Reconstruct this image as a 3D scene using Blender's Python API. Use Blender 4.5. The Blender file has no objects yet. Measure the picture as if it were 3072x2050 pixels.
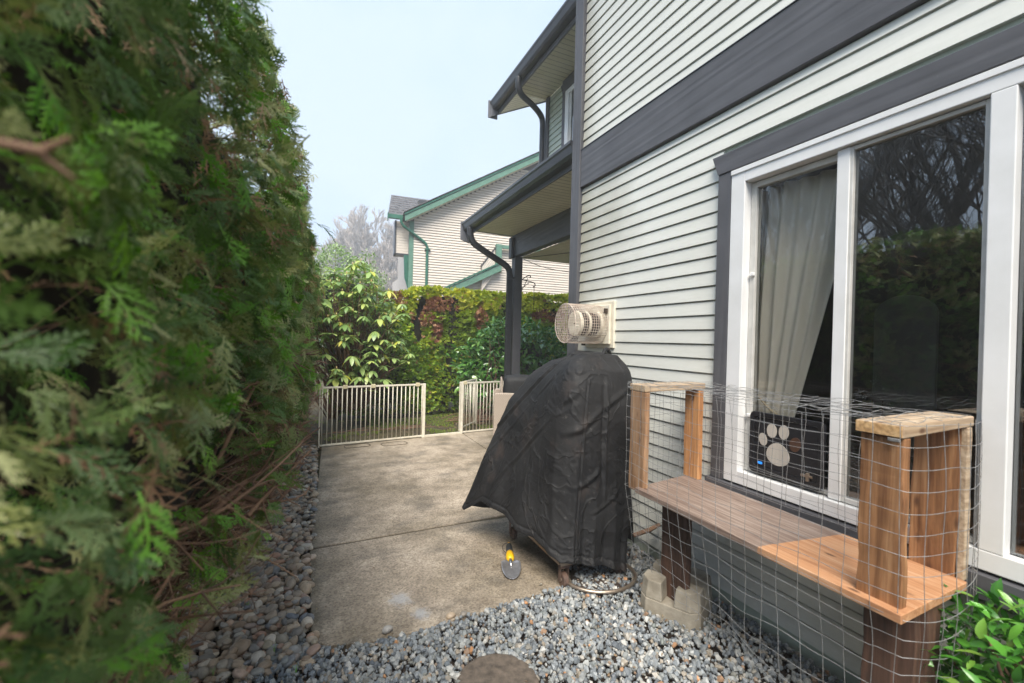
import bpy, math, random
import numpy as np
from mathutils import Vector, Matrix, Euler, noise as mnoise

random.seed(7); rng = np.random.default_rng(11)
sc = bpy.context.scene
COL = sc.collection
R = math.radians

# ------------------------------------------------------------------ camera, world, sun, exposure
def make_camera():
    yaw, pit, rol = R(24.1836), R(-0.244), R(1.4857)
    fw = Vector((math.sin(yaw)*math.cos(pit), math.cos(yaw)*math.cos(pit), math.sin(pit)))
    r = Vector((math.cos(yaw), -math.sin(yaw), 0)); u = r.cross(fw)
    r2 = r*math.cos(rol) + u*math.sin(rol); u2 = -r*math.sin(rol) + u*math.cos(rol)
    cd = bpy.data.cameras.new('camera'); co = bpy.data.objects.new('camera', cd); COL.objects.link(co)
    m = Matrix((r2, u2, -fw)).transposed().to_4x4(); m.translation = Vector((0, 0, 1.72))
    co.matrix_world = m
    cd.sensor_width = 36; cd.lens = 36*1317.1/3072; cd.clip_start = .01; cd.clip_end = 600
    cd.dof.use_dof = True; cd.dof.focus_distance = 4.6; cd.dof.aperture_fstop = 2.5
    sc.camera = co
make_camera()
SUN_EL, SUN_AZ = R(54), R(208)          # azimuth clockwise from +Y; behind and to the left
w = bpy.data.worlds.new('World'); sc.world = w; w.use_nodes = True
nt = w.node_tree; nt.nodes.clear()
sky = nt.nodes.new('ShaderNodeTexSky'); sky.sky_type = 'NISHITA'; sky.sun_disc = False
sky.sun_elevation = SUN_EL; sky.sun_rotation = SUN_AZ; sky.air_density = 1.0; sky.dust_density = 3.0; sky.ozone_density = 1.0
mx = nt.nodes.new('ShaderNodeMix'); mx.data_type = 'RGBA'; mx.inputs[0].default_value = .80
mx.inputs[7].default_value = (7.7, 9.6, 12.2, 1)      # thin overcast: an even pale blue-white veil over the clear sky
wtc = nt.nodes.new('ShaderNodeTexCoord'); wn = nt.nodes.new('ShaderNodeTexNoise'); wn.inputs['Scale'].default_value = 1.6; wn.inputs['Detail'].default_value = 5; wn.inputs['Roughness'].default_value = .5
nt.links.new(wtc.outputs['Generated'], wn.inputs['Vector'])
wr = nt.nodes.new('ShaderNodeValToRGB'); wr.color_ramp.elements[0].position = .36; wr.color_ramp.elements[0].color = (.55, .79, 1.14, 1); wr.color_ramp.elements[1].position = .64; wr.color_ramp.elements[1].color = (.80, .96, 1.17, 1)
wv_ = nt.nodes.new('ShaderNodeVectorMath'); wv_.operation = 'SCALE'; wv_.inputs[3].default_value = 11.2
nt.links.new(wn.outputs[0], wr.inputs[0]); nt.links.new(wr.outputs[0], wv_.inputs[0]); nt.links.new(wv_.outputs[0], mx.inputs[7])
bg = nt.nodes.new('ShaderNodeBackground'); bg.inputs[1].default_value = .057
wo = nt.nodes.new('ShaderNodeOutputWorld')
nt.links.new(sky.outputs[0], mx.inputs[6]); nt.links.new(mx.outputs[2], bg.inputs[0]); nt.links.new(bg.outputs[0], wo.inputs[0])
sd = bpy.data.lights.new('sun', 'SUN'); sd.energy = 4.6; sd.angle = R(34); sd.color = (1, .93, .82)
so = bpy.data.objects.new('sun', sd); COL.objects.link(so)
sdir = Vector((math.sin(SUN_AZ)*math.cos(SUN_EL), math.cos(SUN_AZ)*math.cos(SUN_EL), math.sin(SUN_EL)))
so.rotation_euler = sdir.to_track_quat('Z', 'Y').to_euler(); so.location = (-4, -6, 12)
sc.view_settings.view_transform = 'Standard'; sc.view_settings.look = 'None'
sc.view_settings.exposure = 0.84; sc.view_settings.gamma = 1
sc.view_settings.use_curve_mapping = False
cy = sc.cycles
cy.volume_bounces = 1; cy.max_bounces = 8; cy.transparent_max_bounces = 12; cy.diffuse_bounces = 4; cy.glossy_bounces = 4; cy.transmission_bounces = 4
cy.caustics_reflective = False; cy.caustics_refractive = False; cy.use_denoising = True

# ------------------------------------------------------------------ helpers: objects
def tag(o, label=None, cat=None, group=None, kind=None):
    if label: o['label'] = label
    if cat: o['category'] = cat
    if group: o['group'] = group
    if kind: o['kind'] = kind
    return o
def thing(name, loc, label, cat, group=None):
    o = bpy.data.objects.new(name, None); COL.objects.link(o); o.location = loc; o.empty_display_size = .2
    return tag(o, label, cat, group)
def setp(o, parent):
    o.parent = parent
    if parent is not None:
        l = parent.location if parent.type == 'EMPTY' else Vector((0, 0, 0))
        o.matrix_parent_inverse = Matrix.Translation(-Vector(l))
class MB:
    def __init__(s): s.v = []; s.f = []
    def add(s, vs, fs):
        n = len(s.v); s.v.extend([tuple(a) for a in vs]); s.f.extend([tuple(i+n for i in f) for f in fs]); return s
    def box(s, x0, x1, y0, y1, z0, z1):
        return s.add([(x0,y0,z0),(x1,y0,z0),(x1,y1,z0),(x0,y1,z0),(x0,y0,z1),(x1,y0,z1),(x1,y1,z1),(x0,y1,z1)],
              [(0,3,2,1),(4,5,6,7),(0,1,5,4),(1,2,6,5),(2,3,7,6),(3,0,4,7)])
    def hexa(s, p):   # 8 points: bottom 4 ccw, top 4 ccw
        return s.add(p, [(0,3,2,1),(4,5,6,7),(0,1,5,4),(1,2,6,5),(2,3,7,6),(3,0,4,7)])
    def prism(s, poly, a, b, f):   # poly (p,q) swept from a to b, f(p,q,t)->xyz
        n = len(poly)
        vs = [f(p, q, a) for p, q in poly] + [f(p, q, b) for p, q in poly]
        return s.add(vs, [tuple(range(n))[::-1], tuple(range(n, 2*n))] + [(i, (i+1) % n, n+(i+1) % n, n+i) for i in range(n)])
    def tube(s, pts, rad, n=6, cap=True, sq=None):
        pts = [Vector(p) for p in pts]; k = len(pts)
        if not hasattr(rad, '__len__'): rad = [rad]*k
        vs = []; up = Vector((0, 0, 1)); prev = None
        for i, p in enumerate(pts):
            t = (pts[min(i+1, k-1)] - pts[max(i-1, 0)])
            if t.length < 1e-9: t = Vector((0, 0, 1))
            t.normalize()
            if prev is None:
                a = t.cross(up)
                if a.length < .05: a = t.cross(Vector((0, 1, 0)))
            else: a = prev - t*prev.dot(t)
            a.normalize(); prev = a; b = t.cross(a)
            for j in range(n):
                th = 2*math.pi*j/n + (math.pi/4 if n == 4 else 0)
                vs.append(p + (a*math.cos(th) + b*math.sin(th))*rad[i])
        fs = [(i*n+j, i*n+(j+1) % n, (i+1)*n+(j+1) % n, (i+1)*n+j) for i in range(k-1) for j in range(n)]
        if cap: fs += [tuple(range(n))[::-1], tuple((k-1)*n+j for j in range(n))]
        return s.add(vs, fs)
    def mesh(s, name):
        me = bpy.data.meshes.new(name); me.from_pydata(s.v, [], s.f); me.update(); return me
def obj(name, mb, mat, parent=None, bevel=0, smooth=False, kind=None, label=None):
    me = mb.mesh(name) if isinstance(mb, MB) else mb
    for m in (mat if isinstance(mat, (list, tuple)) else [mat]):
        me.materials.append(m)
    if smooth: me.polygons.foreach_set('use_smooth', [True]*len(me.polygons))
    o = bpy.data.objects.new(name, me); COL.objects.link(o)
    if bevel:
        b = o.modifiers.new('bevel', 'BEVEL'); b.width = bevel; b.segments = 2; b.limit_method = 'ANGLE'; b.angle_limit = R(40)
    setp(o, parent)
    if kind: o['kind'] = kind
    if label: o['label'] = label
    return o
def bx(name, x0, x1, y0, y1, z0, z1, mat, parent=None, bevel=.004, **k):
    return obj(name, MB().box(x0, x1, y0, y1, z0, z1), mat, parent, bevel=bevel, **k)
def grid_mesh(fn, nu, nv, closed_u=False):
    mb = MB(); vs = [fn(i/(nu if closed_u else nu-1), j/(nv-1)) for j in range(nv) for i in range(nu)]
    fs = []
    for j in range(nv-1):
        for i in range(nu if closed_u else nu-1):
            a = j*nu+i; b = j*nu+(i+1) % nu; fs.append((a, b, b+nu, a+nu))
    return mb.add(vs, fs)
def curve_pts(P, n=8):            # Catmull-Rom through P
    P = [Vector(p) for p in P]; Q = [P[0]*2-P[1]] + P + [P[-1]*2-P[-2]]; out = []
    for i in range(1, len(Q)-2):
        for k in range(n):
            t = k/n; a, b, c, d = Q[i-1], Q[i], Q[i+1], Q[i+2]
            out.append(.5*((2*b) + (c-a)*t + (2*a-5*b+4*c-d)*t*t + (-a+3*b-3*c+d)*t**3))
    return out + [P[-1]]

# ------------------------------------------------------------------ helpers: materials
class NT:
    def __init__(s, name):
        s.m = bpy.data.materials.new(name); s.m.use_nodes = True; s.t = s.m.node_tree; s.t.nodes.clear()
        s.out = s.n('ShaderNodeOutputMaterial'); s.b = s.n('ShaderNodeBsdfPrincipled'); s.l(s.b.outputs[0], s.out.inputs[0])
        s.tc = s.n('ShaderNodeTexCoord')
    def n(s, t, **k):
        x = s.t.nodes.new(t)
        for a, b in k.items(): setattr(x, a, b)
        return x
    def l(s, a, b): s.t.links.new(a, b)
    def co(s, scale=(1, 1, 1), rnd=False, world=False):
        mp = s.n('ShaderNodeMapping'); mp.inputs[3].default_value = scale
        src = s.n('ShaderNodeNewGeometry').outputs['Position'] if world else s.tc.outputs['Object']
        if rnd:
            oi = s.n('ShaderNodeObjectInfo'); vm = s.n('ShaderNodeVectorMath', operation='SCALE'); vm.inputs[0].default_value = (37, 53, 71)
            s.l(oi.outputs['Random'], vm.inputs[3]); va = s.n('ShaderNodeVectorMath'); s.l(src, va.inputs[0]); s.l(vm.outputs[0], va.inputs[1]); src = va.outputs[0]
        s.l(src, mp.inputs[0]); return mp.outputs[0]
    def noise(s, co, scale, det=4, rough=.55, dist=0):
        x = s.n('ShaderNodeTexNoise'); x.inputs['Scale'].default_value = scale; x.inputs['Detail'].default_value = det
        x.inputs['Roughness'].default_value = rough; x.inputs['Distortion'].default_value = dist; s.l(co, x.inputs['Vector']); return x.outputs[0]
    def ramp(s, fac, stops, interp='LINEAR'):
        x = s.n('ShaderNodeValToRGB'); x.color_ramp.interpolation = interp; e = x.color_ramp.elements
        while len(e) < len(stops): e.new(.5)
        for i, (p, c) in enumerate(stops):
            e[i].position = p; e[i].color = (c, c, c, 1) if not hasattr(c, '__len__') else (*c, 1)
        s.l(fac, x.inputs[0]); return x.outputs[0]
    def mix(s, fac, a, b, mode='MIX'):
        x = s.n('ShaderNodeMix', data_type='RGBA', blend_type=mode)
        for v, i in ((fac, 0), (a, 6), (b, 7)):
            if isinstance(v, (int, float)): x.inputs[i].default_value = v
            elif isinstance(v, tuple): x.inputs[i].default_value = (*v, 1)
            else: s.l(v, x.inputs[i])
        return x.outputs[2]
    def math(s, op, a, b=0., c=None):
        x = s.n('ShaderNodeMath', operation=op)
        for i, v in enumerate((a, b, c)):
            if v is None: continue
            if isinstance(v, (int, float)): x.inputs[i].default_value = v
            else: s.l(v, x.inputs[i])
        return x.outputs[0]
    def bump(s, h, strength, dist=.01, prev=None):
        x = s.n('ShaderNodeBump'); x.inputs['Strength'].default_value = strength; x.inputs['Distance'].default_value = dist
        s.l(h, x.inputs['Height'])
        if prev is not None: s.l(prev, x.inputs['Normal'])
        s.l(x.outputs[0], s.b.inputs['Normal']); return x.outputs[0]
    def col(s, c):
        if isinstance(c, tuple): s.b.inputs['Base Color'].default_value = (*c, 1)
        else: s.l(c, s.b.inputs['Base Color'])
    def rough(s, v):
        if isinstance(v, (int, float)): s.b.inputs['Roughness'].default_value = v
        else: s.l(v, s.b.inputs['Roughness'])
    def set(s, k, v): s.b.inputs[k].default_value = v
def pmat(name, c, c2=None, scale=6, rough=.6, bump=.15, bscale=40, stretch=(1, 1, 1), metal=0, spec=.5, bdist=.004, rnd=False):
    n = NT(name); co = n.co(stretch, rnd=rnd)
    f = n.noise(co, scale, 5, .6)
    c2 = c2 or tuple(x*.72 for x in c)
    n.col(n.ramp(f, [(.32, c2), (.68, c)])); n.rough(rough); n.set('Metallic', metal); n.set('Specular IOR Level', spec)
    if bump: n.bump(n.noise(co, bscale, 4, .6), bump, bdist)
    return n.m
def stained_siding(name, base, soot):
    n = NT(name); co = n.co()
    f = n.noise(n.co((1, .5, 2.5)), 2.2, 5, .6)
    c = n.ramp(f, [(.25, tuple(x*.9 for x in base)), (.7, base)])
    g = n.noise(n.co((1, .8, 9)), 9, 5, .65)
    c = n.mix(.5, c, n.ramp(g, [(.3, (.87, .88, .85)), (.62, (1, 1, 1))]), 'MULTIPLY')
    if soot:      # soot and algae above the flue outlet near the corner of the wall
        sx = n.n('ShaderNodeSeparateXYZ'); n.l(n.tc.outputs['Object'], sx.inputs[0])
        dy = n.math('MULTIPLY', n.math('SUBTRACT', sx.outputs[1], 3.72), 1.15)
        dz = n.math('MULTIPLY', n.math('SUBTRACT', sx.outputs[2], 2.85), .95)
        d = n.math('SQRT', n.math('ADD', n.math('MULTIPLY', dy, dy), n.math('MULTIPLY', dz, dz)))
        d = n.math('ADD', d, n.math('MULTIPLY', n.math('SUBTRACT', n.noise(n.co((1, 1.2, 2.0)), 2.4, 4), .5), .9))
        c = n.mix(n.ramp(d, [(.05, .85), (.95, 0)]), c, (.34, .325, .25))
        dz2 = n.math('ABSOLUTE', n.math('SUBTRACT', sx.outputs[1], 3.84))
        c = n.mix(n.ramp(n.math('ADD', dz2, n.math('MULTIPLY', n.noise(co, 7, 4), .22)), [(.12, .6), (.34, 0)]), c, (.36, .34, .26))
    n.col(c); n.rough(.48); n.bump(n.noise(co, 30, 3), .06, .002)
    return n.m
def paint_wood(name, c, axis=1):
    n = NT(name); st = [14, 14, 14]; st[axis] = .9
    co = n.co(tuple(st), rnd=True)
    wv = n.n('ShaderNodeTexWave', wave_type='BANDS', bands_direction='DIAGONAL'); wv.inputs['Scale'].default_value = .55
    wv.inputs['Distortion'].default_value = 9; wv.inputs['Detail'].default_value = 3; wv.inputs['Detail Scale'].default_value = .7; n.l(co, wv.inputs[0])
    f = n.noise(n.co(), 3, 4)
    base = n.ramp(f, [(.3, tuple(x*.85 for x in c)), (.7, tuple(x*1.12 for x in c))])
    sp = n.noise(n.co(), 55, 3)
    base = n.mix(n.ramp(sp, [(.68, 0), (.78, .22)]), base, (.30, .30, .30))
    n.col(base); n.rough(.55); n.bump(wv.outputs[0], .4, .004); return n.m
def raw_wood(name, c1, c2, c3, axis=2, wet=.0):
    n = NT(name); st = [16, 16, 16]; st[axis] = 1.3
    co = n.co(tuple(st), rnd=True)
    f = n.noise(co, 1.5, 6, .62, .6)
    c = n.ramp(f, [(.28, c1), (.5, c2), (.72, c3)])
    st2 = [70, 70, 70]; st2[axis] = 2.5
    g = n.noise(n.co(tuple(st2), rnd=True), 1.0, 4)
    c = n.mix(.65, c, n.ramp(g, [(.35, (.45, .40, .36)), (.6, (1, 1, 1))]), 'MULTIPLY')
    st3 = [7, 7, 7]; st3[axis] = 3
    k = n.n('ShaderNodeTexVoronoi'); k.inputs['Scale'].default_value = 1.7; n.l(n.co(tuple(st3), rnd=True), k.inputs['Vector'])
    c = n.mix(n.ramp(k.outputs['Distance'], [(.06, .85), (.17, 0)]), c, (.085, .035, .016))
    n.col(c); n.rough(.72); n.bump(g, .35, .003); return n.m

M = {}
M['siding'] = stained_siding('wall_siding_vinyl', (.735, .735, .68), True)
M['siding_up'] = stained_siding('upper_siding_vinyl', (.50, .56, .47), False)
M['siding_n'] = stained_siding('neighbour_siding_vinyl', (.62, .55, .48), False)
GREY = (.088, .088, .097)
M['trim_y'] = paint_wood('grey_trim_horizontal', GREY, 1)
M['trim_z'] = paint_wood('grey_trim_vertical', GREY, 2)
M['trim_x'] = paint_wood('grey_trim_cross', (.13, .13, .14), 0)
M['gutter'] = pmat('dark_gutter_metal', (.050, .052, .058), (.032, .033, .038), 5, .32, .03, 20)
M['fascia'] = pmat('grey_fascia', (.14, .145, .165), (.10, .105, .12), 4, .5, .1, 30, (1, .2, 1))
M['white'] = pmat('white_vinyl_frame', (.80, .80, .80), (.72, .72, .71), 5, .35, .03, 20)
M['white2'] = pmat('white_aluminium_sash', (.62, .61, .58), (.5, .49, .46), 8, .4, .03, 20)
M['green'] = pmat('green_trim_paint', (.105, .225, .165), (.07, .16, .115), 5, .55, .1, 30)
M['green_d'] = pmat('green_gutter_paint', (.022, .13, .085), (.015, .09, .06), 5, .4, .05, 30)
M['shingle'] = pmat('asphalt_shingle', (.15, .145, .15), (.045, .045, .05), 5, .9, .3, 60, rnd=False)
def soffit_mat():
    n = NT('perforated_soffit'); co = n.co()
    br = n.n('ShaderNodeTexBrick'); br.inputs['Scale'].default_value = 1; br.inputs['Brick Width'].default_value = 60; br.inputs['Row Height'].default_value = .10
    br.inputs['Mortar Size'].default_value = .006; br.inputs['Color1'].default_value = (1, 1, 1, 1); br.inputs['Color2'].default_value = (1, 1, 1, 1); br.inputs['Mortar'].default_value = (.35, .35, .35, 1)
    n.l(n.co((1, 1, 1)), br.inputs[0])
    vo = n.n('ShaderNodeTexVoronoi'); vo.inputs['Scale'].default_value = 1; vo.inputs['Randomness'].default_value = .15; n.l(n.co((38, 62, 38)), vo.inputs['Vector'])
    dots = n.ramp(vo.outputs['Distance'], [(.16, .25), (.24, 1)])
    base = n.ramp(n.noise(co, 2, 4), [(.3, (.62, .58, .46)), (.7, (.76, .72, .60))])
    c = n.mix(.8, n.mix(1, base, br.outputs[0], 'MULTIPLY'), dots, 'MULTIPLY')
    n.col(c); n.rough(.55); n.bump(br.outputs[0], .4, .004); return n.m
M['soffit'] = soffit_mat()
M['galv'] = pmat('galvanised_wire', (.40, .41, .42), (.22, .21, .20), 30, .5, 0, 10, metal=.4)
M['gate'] = pmat('cream_gate_enamel', (.74, .70, .60), (.60, .55, .44), 12, .45, .05, 30)
M['cagewire'] = pmat('rusty_cream_wire', (.74, .67, .58), (.42, .29, .23), 25, .6, 0, 10)
M['cream'] = pmat('cream_vent_enamel', (.80, .75, .62), (.66, .60, .48), 10, .45, .05, 20)
M['darkmetal'] = pmat('dark_rusty_metal', (.10, .07, .055), (.03, .025, .022), 14, .6, .2, 40, metal=.4)
M['steel'] = pmat('stained_steel', (.50, .42, .34), (.25, .18, .13), 9, .38, .1, 40, metal=.8)
M['rust'] = pmat('rusty_caster', (.22, .13, .09), (.09, .06, .05), 16, .7, .2, 40)
M['black'] = pmat('black_plastic', (.018, .018, .022), (.012, .012, .014), 8, .35, .05, 30)
M['dark'] = pmat('dark_void', (.02, .02, .02), (.012, .012, .012), 4, .9, 0)
M['rw_bright'] = raw_wood('fresh_cedar', (.36, .155, .06), (.56, .27, .11), (.66, .38, .18), 2)
M['rw_grey'] = raw_wood('weathered_fir_upright', (.19, .10, .05), (.42, .25, .14), (.56, .42, .29), 2)
M['rw_brown'] = raw_wood('brown_stained_upright', (.15, .06, .022), (.34, .165, .07), (.52, .30, .15), 2)
M['rw_dark'] = raw_wood('dark_leg_cedar', (.05, .026, .018), (.105, .055, .036), (.18, .09, .055), 2)  # darkest wood tone, for the shelf legs
M['rw_cap'] = raw_wood('weathered_cap_board', (.34, .23, .14), (.50, .38, .26), (.58, .48, .36), 0)
M['rw_end'] = raw_wood('cut_end_grain', (.45, .25, .10), (.66, .42, .20), (.74, .52, .28), 0)
def shelf_mat():
    n = NT('shelf_board_plywood'); co = n.co((14, 1.0, 14)); f = n.noise(co, 2.2, 6, .6, 1.2)
    old = n.ramp(f, [(.3, (.115, .075, .058)), (.5, (.225, .162, .13)), (.7, (.36, .29, .245))])
    new = n.ramp(f, [(.3, (.32, .14, .062)), (.5, (.47, .24, .12)), (.7, (.58, .36, .22))])
    sx = n.n('ShaderNodeSeparateXYZ'); n.l(n.tc.outputs['Object'], sx.inputs[0])
    e = n.math('ADD', n.math('MULTIPLY', sx.outputs[0], .12), sx.outputs[1])
    c = n.mix(n.math('LESS_THAN', n.math('ADD', e, n.math('MULTIPLY', n.noise(n.co(), 30, 2), .012)), 1.585), old, new)
    k = n.n('ShaderNodeTexVoronoi'); k.inputs['Scale'].default_value = 1.; n.l(n.co((9, 4, 5)), k.inputs['Vector'])
    c = n.mix(n.ramp(k.outputs['Distance'], [(.05, .8), (.12, 0)]), c, (.07, .03, .015))
    n.col(c); n.rough(.6); n.bump(n.noise(n.co((80, 5, 80)), 1, 4), .35, .003); return n.m
M['shelf'] = shelf_mat()
def cover_mat():
    n = NT('black_cover_fabric'); co = n.co()
    f = n.noise(co, 3.2, 6, .65); g = n.noise(co, 26, 5, .7)
    c = n.ramp(f, [(.35, (.007, .007, .008)), (.68, (.018, .018, .019))])
    c = n.mix(n.ramp(n.noise(n.co((1, 1, .6)), 5.5, 5), [(.60, 0), (.74, .5)]), c, (.055, .040, .034))
    c = n.mix(n.ramp(g, [(.62, 0), (.74, .5)]), c, (.15, .14, .13))
    n.col(c); n.rough(n.ramp(f, [(.3, .58), (.7, .78)])); n.set('Specular IOR Level', .34)
    wv = n.n('ShaderNodeTexWave', wave_type='BANDS', bands_direction='Z'); wv.inputs['Scale'].default_value = 55; n.l(co, wv.inputs[0])
    b = n.bump(wv.outputs[0], .10, .001); b = n.bump(n.noise(n.co((1, 1, 1.6)), 9, 4, .55, .8), .30, .012, b)
    for sc_, st_, dd in ((2.3, .42, .012), (5.0, .14, .005)): b = n.bump(n.ramp(n.noise(n.co((1, 1, .75)), sc_, 3, .5, 1.4), [(.455, 0), (.5, 1), (.52, .15), (.56, 0)]), st_, dd, b)
    n.bump(g, .25, .003, b); return n.m
M['cover'] = cover_mat()
def concrete_mat():
    n = NT('exposed_concrete'); co = n.co()
    big = n.noise(co, 1.1, 5, .6); mid = n.noise(co, 5, 6, .68); fine = n.noise(co, 75, 4, .75)
    c = n.ramp(mid, [(.25, (.23, .185, .14)), (.5, (.39, .325, .255)), (.75, (.50, .43, .345))])
    c = n.mix(n.ramp(big, [(.40, 0), (.60, .8)]), c, n.ramp(mid, [(.3, (.125, .10, .068)), (.7, (.26, .215, .155))]))
    c = n.mix(n.ramp(n.noise(n.co((1, 1.4, 1)), 2.3, 4), [(.52, 0), (.68, .6)]), c, (.10, .09, .075))
    sp = n.n('ShaderNodeTexVoronoi'); sp.inputs['Scale'].default_value = 85; n.l(co, sp.inputs['Vector'])
    c = n.mix(.95, c, n.ramp(sp.outputs['Color'], [(.1, (.60, .58, .55)), (.55, (1, 1, 1)), (.93, (1.25, 1.24, 1.22))]), 'MULTIPLY')
    c = n.mix(n.ramp(n.noise(co, 130, 2), [(.63, 0), (.70, .6)]), c, (.46, .42, .36))
    sx = n.n('ShaderNodeSeparateXYZ'); n.l(co, sx.inputs[0])
    def blob(x, y, r):
        dx = n.math('SUBTRACT', sx.outputs[0], x); dy = n.math('SUBTRACT', sx.outputs[1], y)
        d = n.math('SQRT', n.math('ADD', n.math('MULTIPLY', dx, dx), n.math('MULTIPLY', dy, dy)))
        return n.math('MULTIPLY', n.math('ADD', n.math('DIVIDE', d, r), n.math('MULTIPLY', n.noise(co, 17, 5, .8), 2.0)), .4)
    for x, y, r in ((.55, 2.90, .13), (.64, 2.70, .10)):     # dried white paint spill
        c = n.mix(n.ramp(blob(x, y, r), [(.50, .6), (.68, 0)]), c, (.40, .42, .45))
    dj = n.math('ABSOLUTE', sx.outputs[0])                     # moss along the open edge
    c = n.mix(n.ramp(n.math('ADD', dj, n.math('MULTIPLY', mid, .12)), [(.04, .75), (.16, 0)]), c, (.07, .06, .03))
    n.col(c); n.rough(n.ramp(mid, [(.3, .5), (.7, .8)])); b = n.bump(sp.outputs['Distance'], .5, .004); n.bump(mid, .25, .01, b); return n.m
M['concrete'] = concrete_mat()
M['joint'] = pmat('mossy_joint', (.075, .062, .038), (.03, .027, .02), 30, .95, .5, 60)
def stone_mat(name, stops, rough=.6, ns=14):
    n = NT(name); oi = n.n('ShaderNodeObjectInfo')
    c = n.ramp(oi.outputs['Random'], stops)
    f = n.noise(n.co((1, 1, 1), rnd=True), ns, 5, .7)
    c = n.mix(.7, c, n.ramp(f, [(.3, (.62, .61, .60)), (.7, (1.15, 1.14, 1.12))]), 'MULTIPLY')
    n.col(c); n.rough(rough); n.bump(f, .2, .003); return n.m
M['pebble'] = stone_mat('river_pebbles', [(0, (.25, .175, .12)), (.15, (.45, .345, .245)), (.3, (.19, .18, .165)), (.42, (.52, .40, .28)), (.55, (.26, .27, .26)), (.66, (.46, .25, .16)), (.76, (.64, .57, .47)), (.88, (.17, .185, .21)), (1, (.38, .32, .23))], .5, 1.5)
M['gravel'] = stone_mat('blue_grey_crushed_stone', [(0, (.16, .185, .21)), (.2, (.27, .295, .315)), (.38, (.085, .10, .12)), (.52, (.36, .375, .375)), (.68, (.19, .21, .215)), (.8, (.50, .50, .48)), (.9, (.28, .24, .19)), (.965, (.16, .18, .175)), (1, (.48, .25, .12))], .55, 1.5)
M['soil'] = pmat('dark_wet_soil', (.075, .052, .038), (.028, .02, .015), 7, .9, .9, 26, bdist=.03)
M['grass_soil'] = pmat('mossy_dirt', (.095, .085, .035), (.05, .034, .024), 3.0, .95, .9, 30, bdist=.03)
M['stepping'] = pmat('stepping_stone_concrete', (.155, .122, .095), (.06, .048, .037), 24, .75, .6, 60)
M['block'] = pmat('deck_block_concrete', (.46, .41, .33), (.27, .235, .18), 9, .85, .7, 55)
M['bark'] = pmat('cedar_bark', (.20, .115, .075), (.07, .038, .028), 4, .85, .7, 20, (8, 8, 1), bdist=.02)
M['twig'] = pmat('tan_twig', (.36, .215, .125), (.17, .095, .06), 9, .7, .2, 30)
M['twig2'] = pmat('brown_twig', (.23, .125, .075), (.10, .055, .037), 9, .75, .2, 30)
M['bare'] = pmat('bare_tree_bark', (.42, .36, .32), (.30, .26, .23), 2, .9, .1, 10)  # paled in colour to stand in for haze on the far trees
M['wicker'] = None
def leafmat(name, stops, rough=.42, transl=.28, clump=None, spec=.5, cs=1.6):
    n = NT(name); oi = n.n('ShaderNodeObjectInfo')
    c = n.ramp(oi.outputs['Random'], stops)
    if clump:
        f = n.noise(n.co(world=True), cs, 3)
        c = n.mix(n.ramp(f, [(.42, 0), (.60, .65)]), c, clump)
    n.col(c); n.rough(rough); n.set('Specular IOR Level', spec)
    tr = n.n('ShaderNodeBsdfTranslucent'); hs = n.n('ShaderNodeHueSaturation'); hs.inputs['Value'].default_value = 1.5; hs.inputs['Saturation'].default_value = 1.15
    n.l(c, hs.inputs['Color']); n.l(hs.outputs[0], tr.inputs[0])
    ms = n.n('ShaderNodeMixShader'); ms.inputs[0].default_value = transl; n.l(n.b.outputs[0], ms.inputs[1]); n.l(tr.outputs[0], ms.inputs[2]); n.l(ms.outputs[0], n.out.inputs[0])
    return n.m
M['cedar'] = leafmat('cedar_foliage', [(0, (.045, .10, .022)), (.35, (.09, .165, .033)), (.6, (.15, .235, .045)), (.8, (.20, .26, .08)), (1, (.32, .37, .17))], .45, .2, (.09, .17, .05), spec=.35)
M['cedar_b'] = leafmat('bright_cedar_foliage', [(0, (.09, .26, .025)), (.5, (.14, .35, .03)), (1, (.22, .42, .05))], .45, .3)
M['cedar_olive'] = leafmat('olive_cedar_foliage', [(0, (.17, .22, .06)), (.5, (.28, .31, .10)), (1, (.42, .43, .20))], .42, .15)
M['cedar_brown'] = leafmat('browned_cedar_foliage', [(0, (.20, .11, .06)), (.5, (.33, .19, .11)), (1, (.42, .28, .17))], .7, .1)
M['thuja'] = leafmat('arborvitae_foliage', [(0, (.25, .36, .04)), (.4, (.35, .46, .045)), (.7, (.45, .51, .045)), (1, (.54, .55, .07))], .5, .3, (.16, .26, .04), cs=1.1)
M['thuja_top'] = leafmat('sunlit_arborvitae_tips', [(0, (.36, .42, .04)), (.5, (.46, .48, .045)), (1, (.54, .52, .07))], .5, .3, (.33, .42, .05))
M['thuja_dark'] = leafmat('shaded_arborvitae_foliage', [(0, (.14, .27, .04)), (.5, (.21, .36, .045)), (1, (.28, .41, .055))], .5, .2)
M['thuja_brown'] = leafmat('dead_arborvitae_foliage', [(0, (.22, .10, .06)), (.5, (.38, .18, .11)), (1, (.46, .27, .15))], .7, .1)
M['rhodo'] = leafmat('rhododendron_leaf', [(0, (.15, .26, .08)), (.4, (.24, .36, .12)), (.7, (.33, .44, .16)), (1, (.44, .50, .14))], .33, .22)
M['rhodo_y'] = leafmat('lit_rhododendron_leaf', [(0, (.42, .46, .07)), (.6, (.56, .54, .08)), (1, (.62, .58, .15))], .4, .3)  # yellow-green of lit drooping leaves put into the colour
M['bud'] = pmat('rhododendron_bud', (.50, .33, .17), (.38, .36, .12), 30, .6, 0)
M['laurel'] = leafmat('laurel_leaf', [(0, (.05, .15, .03)), (.5, (.09, .23, .045)), (.85, (.16, .34, .07)), (1, (.30, .48, .14))], .2, .15, spec=.9)
M['privet'] = leafmat('privet_leaf', [(0, (.17, .26, .10)), (.5, (.26, .37, .15)), (1, (.38, .47, .25))], .4, .25)
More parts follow.
